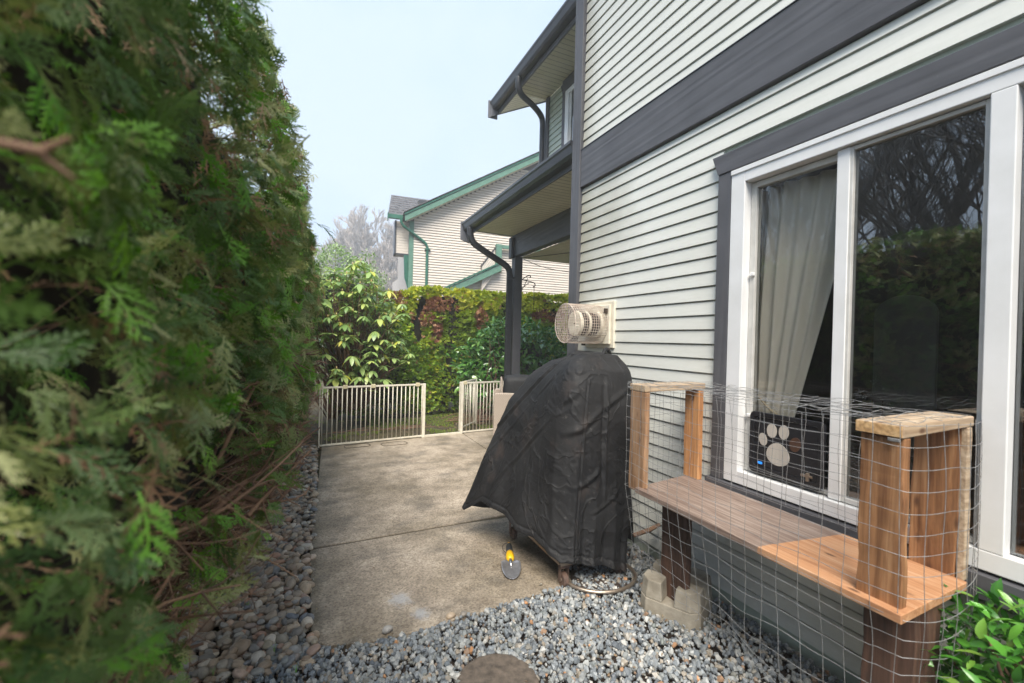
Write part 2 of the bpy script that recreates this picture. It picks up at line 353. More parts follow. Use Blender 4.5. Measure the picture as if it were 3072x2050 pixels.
M['wetleaf'] = leafmat('broad_green_leaf', [(0, (.035, .13, .018)), (.5, (.07, .24, .03)), (.85, (.11, .33, .04)), (1, (.24, .40, .07))], .28, .25, spec=.6)
M['grassb'] = leafmat('moss_and_grass', [(0, (.13, .22, .03)), (.6, (.22, .31, .04)), (1, (.30, .32, .08))], .6, .2)
M['litter'] = leafmat('leaf_litter', [(0, (.12, .07, .04)), (.6, (.22, .15, .09)), (1, (.35, .30, .2))], .8, .1)
def glass_mat(name, refl, tint=(1, 1, 1)):
    n = NT(name); n.t.nodes.remove(n.b)
    tr = n.n('ShaderNodeBsdfTransparent'); tr.inputs[0].default_value = (*tint, 1)
    gl = n.n('ShaderNodeBsdfGlossy'); gl.inputs['Roughness'].default_value = .004; gl.inputs[0].default_value = (.95, .97, 1, 1)
    fr = n.n('ShaderNodeFresnel'); fr.inputs[0].default_value = 1.52
    fa = n.math('MULTIPLY', fr.outputs[0], refl); fa = n.math('MINIMUM', fa, 1.)
    ms = n.n('ShaderNodeMixShader'); n.l(fa, ms.inputs[0]); n.l(tr.outputs[0], ms.inputs[1]); n.l(gl.outputs[0], ms.inputs[2]); n.l(ms.outputs[0], n.out.inputs[0])
    return n.m
M['glass'] = glass_mat('window_glass', 3.0, (.86, .88, .87))
M['screen'] = glass_mat('insect_screened_glass', .7, (.96, .96, .94))
def fabric(name, c, c2, rough=.9):
    n = NT(name); co = n.co(); f = n.noise(n.co((1, 6, .8)), 4, 4)
    n.col(n.ramp(f, [(.3, c2), (.7, c)])); n.rough(rough); n.bump(n.noise(co, 200, 2), .15, .001)
    tr = n.n('ShaderNodeBsdfTranslucent'); tr.inputs[0].default_value = (*c, 1)
    ms = n.n('ShaderNodeMixShader'); ms.inputs[0].default_value = .08; n.l(n.b.outputs[0], ms.inputs[1]); n.l(tr.outputs[0], ms.inputs[2]); n.l(ms.outputs[0], n.out.inputs[0]); return n.m
M['curtain'] = fabric('linen_curtain', (.95, .92, .86), (.86, .82, .76))
M['rope'] = pmat('cotton_rope', (.72, .63, .48), (.5, .42, .3), 60, .9, .4, 90)
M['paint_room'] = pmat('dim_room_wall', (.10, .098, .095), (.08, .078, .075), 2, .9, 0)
def wicker_mat():
    n = NT('beige_wicker_weave'); co = n.co((1, 1, 1))
    ck = n.n('ShaderNodeTexChecker'); ck.inputs['Scale'].default_value = 62; n.l(n.co((1, 1, 1.4)), ck.inputs[0])
    c = n.mix(ck.outputs[1], (.30, .24, .195), (.52, .44, .37)); n.col(c); n.rough(.6); n.bump(ck.outputs[1], .6, .004); return n.m
M['wicker'] = wicker_mat()
M['blackfab'] = pmat('black_cushion_fabric', (.020, .021, .024), (.012, .012, .014), 6, .7, .5, 14, bdist=.02)

# ------------------------------------------------------------------ scatter: real objects for the first n, geometry nodes for the rest
LIB = []
def gn_scatter(name, protos, items, parent, kind='stuff'):
    """items: list of (pos, euler, scale(3), idx)."""
    if not items: return None
    col = bpy.data.collections.new(name + '_source')
    for i, (me) in enumerate(protos):
        o = bpy.data.objects.new('%s_source_%02d' % (name, i), me); col.objects.link(o)
    me = bpy.data.meshes.new(name); n = len(items)
    me.vertices.add(n); me.vertices.foreach_set('co', np.array([i[0] for i in items], 'f').ravel())
    for nm, tp, arr in (('rot', 'FLOAT_VECTOR', np.array([tuple(i[1]) for i in items], 'f')), ('scl', 'FLOAT_VECTOR', np.array([i[2] for i in items], 'f'))):
        a = me.attributes.new(nm, tp, 'POINT'); a.data.foreach_set('vector', arr.ravel())
    a = me.attributes.new('pick', 'INT', 'POINT'); a.data.foreach_set('value', np.array([i[3] for i in items], 'i'))
    o = bpy.data.objects.new(name, me); COL.objects.link(o)
    g = bpy.data.node_groups.new(name + '_nodes', 'GeometryNodeTree')
    g.interface.new_socket('Geometry', in_out='INPUT', socket_type='NodeSocketGeometry'); g.interface.new_socket('Geometry', in_out='OUTPUT', socket_type='NodeSocketGeometry')
    N = g.nodes.new; L = g.links.new
    gi, go = N('NodeGroupInput'), N('NodeGroupOutput'); ip = N('GeometryNodeInstanceOnPoints'); ci = N('GeometryNodeCollectionInfo')
    ci.inputs['Collection'].default_value = col; ci.inputs['Separate Children'].default_value = True; ci.inputs['Reset Children'].default_value = True
    def at(nm, tp):
        x = N('GeometryNodeInputNamedAttribute'); x.data_type = tp; x.inputs[0].default_value = nm; return x.outputs[0]
    er = N('FunctionNodeEulerToRotation'); L(at('rot', 'FLOAT_VECTOR'), er.inputs[0])
    L(gi.outputs[0], ip.inputs['Points']); L(ci.outputs[0], ip.inputs['Instance']); ip.inputs['Pick Instance'].default_value = True
    L(at('pick', 'INT'), ip.inputs['Instance Index']); L(er.outputs[0], ip.inputs['Rotation']); L(at('scl', 'FLOAT_VECTOR'), ip.inputs['Scale'])
    L(ip.outputs[0], go.inputs[0])
    md = o.modifiers.new('scatter', 'NODES'); md.node_group = g
    setp(o, parent)
    if kind: o['kind'] = kind
    return o
def part_scatter(pname, sname, protos, items, parent, nparts, order=None):
    """the first nparts items (nearest to the path where the photographer stood) become parts; the rest one stuff part."""
    eye = Vector((0, 0, 1.72))
    items = sorted(items, key=order or (lambda i: (Vector(i[0]) - eye).length))
    for pos, eu, s, k in items[:nparts]:
        o = bpy.data.objects.new(pname, protos[k]); COL.objects.link(o); setp(o, parent)
        o.location = pos; o.rotation_euler = eu; o.scale = s
    if len(items) > nparts: gn_scatter(sname, protos, items[nparts:], parent)
def frame_euler(d, nrm):
    """local +Y along d, local +Z near nrm"""
    d = Vector(d).normalized(); nrm = Vector(nrm); x = d.cross(nrm)
    if x.length < 1e-4: x = d.cross(Vector((.3, .2, .9)))
    x.normalize(); z = x.cross(d)
    return Matrix((x, d, z)).transposed().to_euler()
def mesh_from(mb, name, mat, smooth=False):
    me = mb.mesh(name)
    for m in (mat if isinstance(mat, (list, tuple)) else [mat]): me.materials.append(m)
    if smooth: me.polygons.foreach_set('use_smooth', [True]*len(me.polygons))
    return me

# foliage prototypes --------------------------------------------------
def cedar_spray(seed, mat, length=1., nb=11, dense=1.0, droop=.3):
    """flat fern-like spray: drooping axis, alternate branchlets, scale-leaf fingers. unit length along +Y"""
    rr = random.Random(seed); mb = MB()
    def axis(t): return Vector((.06*math.sin(t*3+seed), t*length*(1-.12*t), -droop*t*t*length))
    def strip(pts, ws, up):
        vs = []
        for i, p in enumerate(pts):
            t = (pts[min(i+1, len(pts)-1)] - pts[max(0, i-1)]).normalized(); sd = t.cross(up).normalized()
            vs += [p - sd*ws[i], p + sd*ws[i]]
        mb.add(vs, [(2*i, 2*i+1, 2*i+3, 2*i+2) for i in range(len(pts)-1)])
    up = Vector((0, 0, 1))
    strip([axis(i/5) for i in range(6)], [.016, .017, .016, .014, .011, .004], up)
    for i in range(nb):
        t = .12 + .84*i/(nb-1); s = 1 if i % 2 else -1
        L = (.40*math.sin(math.pi*min(1, t*.8+.2))**.7 + .05)*(1-.35*t)*rr.uniform(.75, 1.15)*length
        a = R(rr.uniform(34, 50))*s; p0 = axis(t); dz = rr.uniform(-.25, .2)
        d = Vector((math.sin(a), math.cos(a), dz-droop*t)).normalized()
        def q(u, p0=p0, d=d, L=L, s=s): return p0 + d*L*u + Vector((-s*.10*u*u*L, .12*u*u*L, -.22*u*u*L))
        strip([q(u/3) for u in range(4)], [.014, .017, .014, .004], up)
        m = max(3, int(7*L/.35*dense))
        for k in range(m):
            u = .2 + .75*k/m; s2 = 1 if k % 2 else -1; a2 = a + R(38)*s2
            l2 = L*.34*(1-.5*u)*rr.uniform(.8, 1.2)
            d2 = Vector((math.sin(a2), math.cos(a2), dz+rr.uniform(-.3, .1))).normalized(); p = q(u)
            strip([p, p+d2*l2*.55, p+d2*l2+Vector((0, 0, -.08*l2))], [.012, .017, .005], up)
    return mesh_from(mb, 'cedar_spray', mat)
def simple_leaf(name, mat, wid=.34, fold=.10, droop=.12, n=5, tip=1.0, petiole=0.):
    mb = MB(); L = []; C = []; Rr = []
    for i in range(n+1):
        t = i/n; wv = wid*.5*math.sin(math.pi*min(1, t**.8))**.75 if 0 < t < 1 else .004
        z = -droop*t*t; y = t
        L.append((-wv, y, z+fold*wv*2)); C.append((0, y, z)); Rr.append((wv, y, z+fold*wv*2))
    vs = L + C + Rr; k = n+1
    fs = [(i, k+i, k+i+1, i+1) for i in range(n)] + [(k+i, 2*k+i, 2*k+i+1, k+i+1) for i in range(n)]
    mb.add(vs, fs)
    return mesh_from(mb, name, mat, True)
def rock(seed, mat, kind='round'):
    import bmesh
    bm = bmesh.new(); bmesh.ops.create_icosphere(bm, subdivisions=(2 if kind == 'round' else 1), radius=1)
    off = Vector((seed*3.7, seed*1.3, seed*9.1)); rr = random.Random(seed)
    cuts = [Vector((rr.gauss(0, 1), rr.gauss(0, 1), rr.gauss(0, 1))).normalized() for _ in range(7)]
    for v in bm.verts:
        p = v.co.copy()
        if kind == 'round':
            v.co = p*(1+.28*mnoise.noise(p*1.1+off))
        else:
            v.co = p*(1+.5*mnoise.noise(p*1.5+off))
            for c in cuts:
                d = v.co.dot(c)
                if d > .62: v.co -= c*(d-.62)
    me = bpy.data.meshes.new('rock'); bm.to_mesh(me); bm.free(); me.materials.append(mat)
    if kind == 'round': me.polygons.foreach_set('use_smooth', [True]*len(me.polygons))
    return me

# ================================================================== GROUND
g = obj('ground', MB().add([(-60, -30, -.06), (60, -30, -.06), (60, 110, -.06), (-60, 110, -.06)], [(0, 1, 2, 3)]), M['grass_soil'], kind='structure')
def bumpy(name, x0, x1, y0, y1, z, amp, nx, ny, mat, hf=None):
    def f(u, v):
        x = x0+(x1-x0)*u; y = y0+(y1-y0)*v
        return (x, y, z + amp*mnoise.noise(Vector((x*2.1, y*2.1, 3))) + amp*.5*mnoise.noise(Vector((x*7, y*7, 8))) + (hf(x, y) if hf else 0))
    return obj(name, grid_mesh(f, nx, ny), mat, kind='structure', smooth=True)
bumpy('yard_ground', -1.6, 14, 7.3, 16, -.035, .03, 90, 60, M['grass_soil'])
bumpy('hedge_bed_ground', -5.5, -.02, -1.5, 7.6, -.045, .02, 40, 60, M['soil'])
bumpy('gravel_bed_ground', -.6, 2.6, -2.0, 2.72, -.045, .01, 40, 50, M['soil'])
bumpy('side_strip_ground', 1.76, 2.52, 2.6, 4.02, -.045, .01, 20, 20, M['soil'])

# concrete slabs: front panel, back panel, patio panel
def slab(name, poly, mat, zt=0.0, zb=-.12, label=None):
    mb = MB().prism(poly, zb, zt, lambda p, q, t: (p, q, t))
    return obj(name, mb, mat, kind='structure', bevel=.006)
front = [(.055, 2.66), (.10, 2.615), (.32, 2.555), (.62, 2.55), (.9, 2.575), (1.2, 2.60), (1.60, 2.64), (1.77, 2.68), (1.79, 3.87), (1.3, 3.885), (.6, 3.86), (-.0, 3.835), (.01, 3.2), (.015, 2.80)]
slab('concrete_slab_front', front, M['concrete'])
slab('concrete_slab_back', [(.0, 3.868), (.6, 3.892), (1.3, 3.917), (1.8, 3.933), (2.475, 3.948), (2.475, 7.62), (1.76, 7.53), (.13, 7.30), (.09, 6.2), (.05, 5.0)], M['concrete'])
slab('concrete_patio', [(2.49, 4.05), (7.5, 4.05), (7.5, 8.25), (3.2, 7.75), (2.49, 7.64)], M['concrete'])
obj('slab_joint', MB().box(-.0, 2.6, 3.8, 3.96, -.1, -.012).box(2.45, 2.51, 3.9, 7.6, -.1, -.012), M['joint'], kind='structure')
def patch(cx, cy, lx, ly, a):       # thin metal-edged utility hatches let into the slab
    mb = MB(); pts = []
    for i in range(28):
        th = 2*math.pi*i/28; c, s = math.cos(th), math.sin(th)
        x = lx*abs(c)**.45*(1 if c > 0 else -1); y = ly*abs(s)**.45*(1 if s > 0 else -1)
        pts.append((cx + x*math.cos(a) - y*math.sin(a), cy + x*math.sin(a) + y*math.cos(a), .003))
    mb.tube(pts + [pts[0]], .0045, 4, cap=False); return mb
th = thing('utility_hatch', (.66, 7.24, 0), 'thin dark oval outline in the concrete slab by the fence, farther from the gate gap', 'hatch', 'oval hatches in the concrete by the fence')
obj('rim', patch(.64, 7.21, .19, .10, R(8)), M['joint'], th)
obj('cover_plate', MB().box(.50, .80, 7.15, 7.28, -.02, .0025), M['concrete'], th)
th = thing('utility_hatch', (1.2, 7.23, 0), 'thin dark oval outline in the concrete slab, nearer the fence opening', 'hatch', 'oval hatches in the concrete by the fence')
obj('rim', patch(1.20, 7.18, .20, .11, R(8)), M['joint'], th)
obj('cover_plate', MB().box(1.06, 1.34, 7.11, 7.26, -.02, .0025), M['concrete'], th)

# ================================================================== OUR HOUSE
WX = 2.5
house = thing('house', (WX, 4.03, 0), 'pale sided two storey house with charcoal trim, white window and covered patio', 'house')
H = house
def lap(mb, y0, y1, z0, h, x=WX, gap=.0125):
    poly = [(x-.004, z0), (x+.005, z0+h-gap), (x+.020, z0+h-gap), (x+.020, z0+h+.004), (x+.0225, z0+h+.004), (x+.0225, z0)]
    return mb.prism([(p, q) for p, q in poly], y0, y1, lambda p, q, t: (p, t, q))
S = .1016
def wall_course(z0, h):
    spans = ((2.152, 3.885), (-3.0, -.66)) if z0+h > .74 and z0 < 2.985 else ((-3.0, 3.885),)
    if len(spans) == 1 and int(z0/S+.5) % 3 == 0:
        q = (3.02, .9, 2.4)[int(z0/S/3) % 3]; spans = ((-3.0, q-.0012), (q+.0012, 3.885))
    for a, b in spans: obj('siding_board', lap(MB(), a, b, z0, h), M['siding'], H)
for k in range(32):
    z0 = 3.251 - k*S
    if z0 > -.02: wall_course(max(z0, .0), min(S, 3.312-z0))
for k in range(28): wall_course(3.703 + k*S, S)
# wall core with the window opening
wc = MB()
wc.box(2.523, 2.62, 2.0, 4.02, -.1, 6.6).box(2.523, 2.62, -.5, 2.0, -.1, .86).box(2.523, 2.62, -.5, 2.0, 2.80, 6.6).box(2.523, 2.62, -3.0, -.5, -.1, 6.6)
wc.box(2.62, 8.0, 3.92, 4.02, -.1, 6.6).box(2.62, 8.0, -3.0, -2.9, -.1, 6.6).box(7.9, 8.0, -2.9, 3.92, -.1, 6.6)
obj('wall_core', wc, M['siding_up'], H)
bx('house_roof', 1.95, 8.4, -3.4, 4.25, 6.6, 6.8, M['shingle'], H)
# room seen through the window
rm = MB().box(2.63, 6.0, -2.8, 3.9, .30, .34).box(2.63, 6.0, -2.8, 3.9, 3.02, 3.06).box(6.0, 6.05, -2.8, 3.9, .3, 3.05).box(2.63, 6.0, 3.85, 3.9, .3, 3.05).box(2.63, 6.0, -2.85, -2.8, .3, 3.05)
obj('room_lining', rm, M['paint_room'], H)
# trim
bx('band_board', 2.472, 2.522, -3.0, 3.885, 3.312, 3.700, M['trim_y'], H, .004)
bx('band_flashing', 2.466, 2.522, -3.0, 3.885, 3.7005, 3.706, M['gutter'], H, .0)
bx('corner_board', 2.462, 2.56, 3.887, 4.045, .0, 6.6, M['trim_z'], H, .006)
# window
yl, yr, zb, zt = 2.045, -.52, .845, 2.855
def poly_board(name, pts, x0, x1, mat, parent=H):
    return obj(name, MB().prism(pts, x0, x1, lambda p, q, t: (t, p, q)), mat, parent, bevel=.003)
poly_board('window_head_trim', [(2.198, 2.992), (2.150, 2.862), (-.62, 2.862), (-.67, 2.992)], 2.455, 2.499, M['trim_y'])
bx('window_side_trim', 2.462, 2.505, 2.05, 2.150, .835, 2.860, M['trim_z'], H)
bx('window_side_trim', 2.462, 2.505, -.62, -.525, .835, 2.860, M['trim_z'], H)
poly_board('window_sill_board', [(2.175, .833), (2.165, .735), (-.63, .735), (-.64, .833)], 2.435, 2.51, M['trim_y'])
win = obj('window', MB().box(2.46, 2.60, 1.945, yl, zb, zt).box(2.46, 2.60, yr, 1.945, zb, .925).box(2.46, 2.60, yr, 1.945, 2.76, zt)
          .box(2.46, 2.60, .762, .838, .925, 2.76).box(2.46, 2.60, yr, yr+.08, .925, 2.76), M['white'], H, bevel=.004)
obj('frame_lip', MB().box(2.452, 2.462, yr, yl-.001, 2.825, 2.8545), M['white'], win, bevel=.002)
obj('fixed_sash', MB().box(2.49, 2.54, 1.345, 1.378, .93, 2.755).box(2.49, 2.54, .84, .862, .93, 2.755).box(2.49, 2.54, .862, 1.345, .93, .955).box(2.49, 2.54, .862, 1.345, 2.735, 2.755), M['white2'], win, bevel=.003)
obj('sliding_sash', MB().box(2.52, 2.565, 1.380, 1.428, .93, 2.755).box(2.52, 2.565, 1.905, 1.943, .93, 2.755).box(2.52, 2.565, 1.428, 1.905, .93, .96).box(2.52, 2.565, 1.428, 1.905, 2.72, 2.755), M['white2'], win, bevel=.003)
obj('sash_track', MB().box(2.485, 2.50, 1.36, 1.42, .93, 2.755), M['white'], win, bevel=.003)
for q in (2.16, 1.27): bx('sash_clip', 2.50, 2.52, 1.90, 1.93, q, q+.022, M['white'], win)
obj('pane', MB().box(2.512, 2.516, .862, 1.345, .955, 2.735), M['glass'], win)
obj('pane', MB().box(2.540, 2.544, 1.428, 1.905, .96, 2.72), M['screen'], win, label='screened left window pane in front of the curtain')
obj('pane', MB().box(2.512, 2.516, yr+.082, .760, .93, 2.755), M['glass'], win)

# ---- recessed wing with covered patio, beam, gutters
bx('patio_beam', 3.41, 3.55, 4.03, 7.70, 3.298, 3.70, M['trim_y'], H, .004)
bx('beam_end_board', 3.35, 3.405, 7.60, 7.72, 3.27, 3.66, M['trim_z'], H, .004)
bx('patio_post', 3.41, 3.57, 7.545, 7.70, .0, 3.296, M['trim_z'], H, .008)
for i in range(37):                                    # soffit panels under the canopy eave
    y = 4.05 + i*.10
    if y > 7.62: break
    bx('soffit_panel', 2.625, 3.41, y, y+.0985, 3.700, 3.708, M['soffit'], H, 0)
for i in range(37):
    y = 4.05 + i*.10
    if y > 7.62: break
    bx('ceiling_panel', 3.552, 6.0, y, y+.0985, 3.285, 3.293, M['soffit'], H, 0)
def gutter(mb, xo, zt_, y0, y1, w_=.15, h_=.15):
    poly = [(xo, zt_), (xo, zt_-.03), (xo+.012, zt_-.05), (xo+.035, zt_-h_+.035), (xo+.06, zt_-h_), (xo+w_, zt_-h_), (xo+w_, zt_-.004), (xo+w_-.006, zt_-.004), (xo+w_-.006, zt_-h_+.008), (xo+.064, zt_-h_+.008), (xo+.041, zt_-h_+.04), (xo+.018, zt_-.05), (xo+.006, zt_-.03), (xo+.006, zt_)]
    # open channel built as two strips plus caps
    n = 7; vs = []
    for t in (y0, y1):
        vs += [(p, t, q) for p, q in poly]
    k = len(poly); fs = [(i, (i+1) % k, k+(i+1) % k, k+i) for i in range(k)]
    mb.add(vs, fs)
    cap = [poly[i] for i in range(7)]
    for t in (y0, y1): mb.prism(cap, t-.003, t+.003, lambda p, q, s: (p, s, q))
    return mb
def ymap(pts): return pts
obj('gutter', gutter(MB(), 2.445, 3.87, 4.06, 7.86, .155, .155), M['gutter'], H, smooth=False)
bx('fascia_board', 2.600, 2.624, 4.05, 7.80, 3.66, 3.86, M['fascia'], H, .003)
obj('fascia_end', MB().hexa([(2.43, 7.865, 3.56), (2.61, 7.865, 3.50), (2.61, 7.89, 3.50), (2.43, 7.89, 3.56), (2.43, 7.865, 3.89), (2.61, 7.865, 3.89), (2.61, 7.89, 3.89), (2.43, 7.89, 3.89)]), M['fascia'], H, bevel=.003)
obj('canopy_roof', MB().hexa([(2.52, 4.05, 3.855), (4.9, 4.05, 4.62), (4.9, 7.90, 4.62), (2.52, 7.90, 3.855), (2.52, 4.05, 3.885), (4.9, 4.05, 4.66), (4.9, 7.90, 4.66), (2.52, 7.90, 3.885)]), M['shingle'], H)
obj('canopy_gable', MB().hexa([(2.63, 7.70, 3.71), (4.9, 7.70, 3.71), (4.9, 7.78, 3.71), (2.63, 7.78, 3.71), (2.63, 7.70, 3.86), (4.9, 7.70, 4.60), (4.9, 7.78, 4.60), (2.63, 7.78, 3.86)]), M['fascia'], H)
ds = obj('downspout', MB().tube(curve_pts([(2.52, 7.58, 3.73), (2.525, 7.58, 3.60), (2.58, 7.585, 3.47), (2.72, 7.59, 3.38), (3.0, 7.60, 3.24), (3.22, 7.61, 3.13), (3.31, 7.61, 3.05), (3.335, 7.61, 2.93)], 5), .062, 8), M['gutter'], H, smooth=True)
for k in range(9):
    t = k/8; obj('corrugation', MB().tube([(2.53+.06*t*t, 7.585, 3.60-.13*t), (2.533+.062*t*t, 7.585, 3.594-.13*t)], .067, 8), M['gutter'], ds)
dn = MB().box(3.285, 3.385, 7.57, 7.65, .03, 2.94)
for q in (3.305, 3.33, 3.355): dn.box(q, q+.008, 7.563, 7.57, .03, 2.93)
for q in (7.59, 7.62): dn.box(3.278, 3.285, q, q+.008, .03, 2.93)
obj('downspout', dn, M['gutter'], H, bevel=.004)
obj('downspout_strap', MB().box(3.275, 3.43, 7.555, 7.575, 2.86, 2.90), M['gutter'], H, bevel=.003)
# upper storey of the wing
ux = 3.72
for k in range(22):
    z0 = 3.93 + k*S
    if z0 > 6.03: break
    mb = MB(); h = min(S, 6.055-z0)
    if 4.35 < z0+h and z0 < 6.0: lap(mb, 6.425, 6.905, z0, h, ux)
    else: lap(mb, 4.05, 6.905, z0, h, ux)
    obj('siding_board', mb, M['siding_up'], H)
obj('upper_wall_core', MB().box(ux+.023, 8, 4.03, 7.0, 3.5, 6.06), M['siding_up'], H)
bx('upper_corner_board', ux-.03, ux+.06, 6.907, 7.01, 3.9, 6.055, M['trim_z'], H)
bx('upper_window_trim', ux-.03, ux+.02, 6.31, 6.42, 4.35, 6.0, M['trim_z'], H)
bx('upper_window_head', ux-.035, ux+.02, 4.85, 6.42, 6.002, 6.054, M['trim_y'], H)
poly_board('upper_window_head_trim', [(6.46, 6.0), (6.40, 5.84), (4.85, 5.84), (4.80, 6.0)], ux-.045, ux-.031, M['trim_y'])
uw = obj('upper_window', MB().box(ux-.04, ux+.02, 6.20, 6.31, 4.4, 5.838).box(ux-.04, ux+.02, 4.95, 6.20, 5.76, 5.838).box(ux-.04, ux+.02, 4.95, 6.2, 4.4, 4.46), M['white'], H, bevel=.004)
obj('sash', MB().box(ux-.02, ux+.01, 6.14, 6.20, 4.46, 5.76), M['white2'], uw, bevel=.003)
obj('pane', MB().box(ux-.004, ux+.004, 4.95, 6.14, 4.46, 5.76), M['glass'], uw)
for i in range(30):
    y = 4.05+i*.10
    if y > 6.95: break
    bx('upper_soffit_panel', 3.15, ux, y, y+.0985, 6.058, 6.066, M['soffit'], H, 0)
obj('gable_soffit', MB().hexa([(3.15, 7.02, 6.055), (5.2, 7.02, 7.08), (5.2, 7.85, 7.08), (3.15, 7.85, 6.055), (3.15, 7.02, 6.065), (5.2, 7.02, 7.09), (5.2, 7.85, 7.09), (3.15, 7.85, 6.065)]), M['soffit'], H)
obj('upper_gutter', gutter(MB(), 2.96, 6.27, 4.05, 7.90, .155, .155), M['gutter'], H)
bx('upper_fascia_board', 3.117, 3.147, 4.05, 7.86, 6.045, 6.26, M['fascia'], H, .003)
obj('rake_board', MB().hexa([(2.98, 7.87, 5.97), (5.2, 7.87, 7.04), (5.2, 7.90, 7.04), (2.98, 7.90, 5.97), (2.98, 7.87, 6.24), (5.2, 7.87, 7.32), (5.2, 7.90, 7.32), (2.98, 7.90, 6.24)]), M['fascia'], H, bevel=.003)
obj('upper_fascia_end', MB().box(2.93, 3.12, 7.905, 7.93, 5.96, 6.29), M['fascia'], H, bevel=.003)
obj('upper_roof', MB().hexa([(3.03, 4.05, 6.275), (5.3, 4.05, 7.35), (5.3, 7.95, 7.35), (3.03, 7.95, 6.275), (3.03, 4.05, 6.30), (5.3, 4.05, 7.40), (5.3, 7.95, 7.40), (3.03, 7.95, 6.30)]), M['shingle'], H)
obj('upper_downspout', MB().tube(curve_pts([(3.03, 6.75, 6.14), (3.035, 6.76, 5.99), (3.12, 6.80, 5.88), (3.40, 6.92, 5.82), (3.60, 7.03, 5.76), (3.66, 7.06, 5.66), (3.665, 7.06, 5.4), (3.665, 7.06, 4.2)], 5), .052, 8), M['gutter'], H, smooth=True)

# ================================================================== FLUE VENT on the wall
vent = thing('wall_vent', (WX, 3.5, 1.9), 'cream round flue vent inside a rusty cylindrical wire cage on the wall', 'vent')
bx('mounting_plate', 2.478, 2.502, 3.27, 3.735, 1.665, 2.10, M['cream'], vent, .006)
bx('backing_plate', 2.455, 2.4775, 3.305, 3.70, 1.70, 2.065, M['cream'], vent, .006)
def drum(x0, x1, r, cy_=3.50, cz_=1.885, n=36):
    return MB().tube([(x0, cy_, cz_), (x1, cy_, cz_)], r, n)
obj('inner_pipe', drum(2.23, 2.4545, .100), M['darkmetal'], vent)
obj('end_cap', drum(2.205, 2.235, .118), M['cream'], vent, bevel=.004, smooth=False)
obj('cap_screw', drum(2.20, 2.206, .006), M['darkmetal'], vent)
obj('middle_ring', drum(2.30, 2.318, .12), M['cream'], vent)
obj('rear_collar', drum(2.425, 2.4545, .12), M['cream'], vent)
fins = MB()
for i in range(30):
    a = 2*math.pi*i/30; fins.tube([(2.24, 3.5+.105*math.cos(a), 1.885+.105*math.sin(a)), (2.384, 3.5+.105*math.cos(a), 1.885+.105*math.sin(a))], .0045, 4)
obj('fin_ring', fins, M['darkmetal'], vent, kind='stuff')
cg = MB(); rc = .182
for i in range(46):
    a = 2*math.pi*i/46; cg.tube([(2.105, 3.5+rc*math.cos(a), 1.885+rc*math.sin(a)), (2.45, 3.5+rc*math.cos(a), 1.885+rc*math.sin(a))], .0021, 4, cap=False)
for k in range(15):
    x = 2.105+.345*k/14; cg.tube([(x, 3.5+rc*math.cos(2*math.pi*i/40), 1.885+rc*math.sin(2*math.pi*i/40)) for i in range(41)], .0021, 4, cap=False)
obj('wire_cage', cg, M['cagewire'], vent, kind='stuff')
cf = MB()
for k in range(-7, 8):
    o_ = k*.0243; h_ = math.sqrt(max(0, rc*rc-o_*o_))
    cf.tube([(2.104, 3.5+o_, 1.885-h_), (2.104, 3.5+o_, 1.885+h_)], .0021, 4, cap=False)
    cf.tube([(2.102, 3.5-h_, 1.885+o_), (2.102, 3.5+h_, 1.885+o_)], .0021, 4, cap=False)
cf.tube([(2.104, 3.5+rc*math.cos(2*math.pi*i/40), 1.885+rc*math.sin(2*math.pi*i/40)) for i in range(41)], .0035, 5, cap=False)
obj('cage_end_screen', cf, M['cagewire'], vent, kind='stuff')
obj('cage_bracket', MB().box(2.42, 2.454, 3.33, 3.345, 1.99, 2.03).box(2.42, 2.454, 3.33, 3.36, 1.985, 1.99).box(2.43, 2.454, 3.68, 3.72, 1.68, 1.70), M['darkmetal'], vent)

# ================================================================== CURTAIN, PET DOOR, MIRROR
def curtain_f(u, v):                     # v 0 top .. 1 tie, u 0 left edge .. 1 right edge
    z = 2.74 - v*1.46; e = v**1.35
    yL = 1.985; yR = 1.42*(1-e) + 1.72*e
    y = yL + (yR-yL)*u
    fold = math.sin(u*34 + 1.1*math.sin(v*3)) * (.020+.006*math.sin(u*9)) + .010*math.sin(u*13+v*5)
    return (2.665 + fold*(1-.25*v) - .02*v*u, y, z - .03*u*v)
cur = obj('curtain', grid_mesh(curtain_f, 130, 50), M['curtain'], smooth=True)
tag(cur, 'beige linen curtain gathered to the side behind the sliding window pane', 'curtain')
rp = MB(); P0, P1 = Vector((2.62, 1.93, 1.40)), Vector((2.60, 1.74, 1.285))
for ph in (0, math.pi):
    rp.tube([P0.lerp(P1, t/40) + Vector((.006*math.cos(t*.9+ph), .004*math.sin(t*.9+ph), .006*math.sin(t*.9+ph) - .02*math.sin(math.pi*t/40))) for t in range(41)], .006, 5)
tag(obj('curtain_rope', rp, M['rope']), 'twisted cream rope holding back the beige curtain', 'rope')
pet = thing('pet_door', (2.51, 1.72, .96), 'black pet door with a paw print flap at the bottom of the window', 'pet door')
def rrect(y0, y1, z0, z1, r, n=5):
    pts = []
    for cy_, cz_, a0 in ((y1-r, z1-r, 0), (y0+r, z1-r, 90), (y0+r, z0+r, 180), (y1-r, z0+r, 270)):
        for i in range(n+1): a = R(a0+90*i/n); pts.append((cy_+r*math.cos(a), cz_+r*math.sin(a)))
    return pts
def ring_panel(o_, i_, x0, x1):
    mb = MB(); n = len(o_); vs = [(x, p, q) for x in (x0, x1) for pl in (o_, i_) for p, q in pl]; fs = []
    for i in range(n):
        j = (i+1) % n; fs += [(i, j, n+j, n+i), (2*n+i, 3*n+i, 3*n+j, 2*n+j), (i, 2*n+i, 2*n+j, j), (n+i, n+j, 3*n+j, 3*n+i)]
    return mb.add(vs, fs)
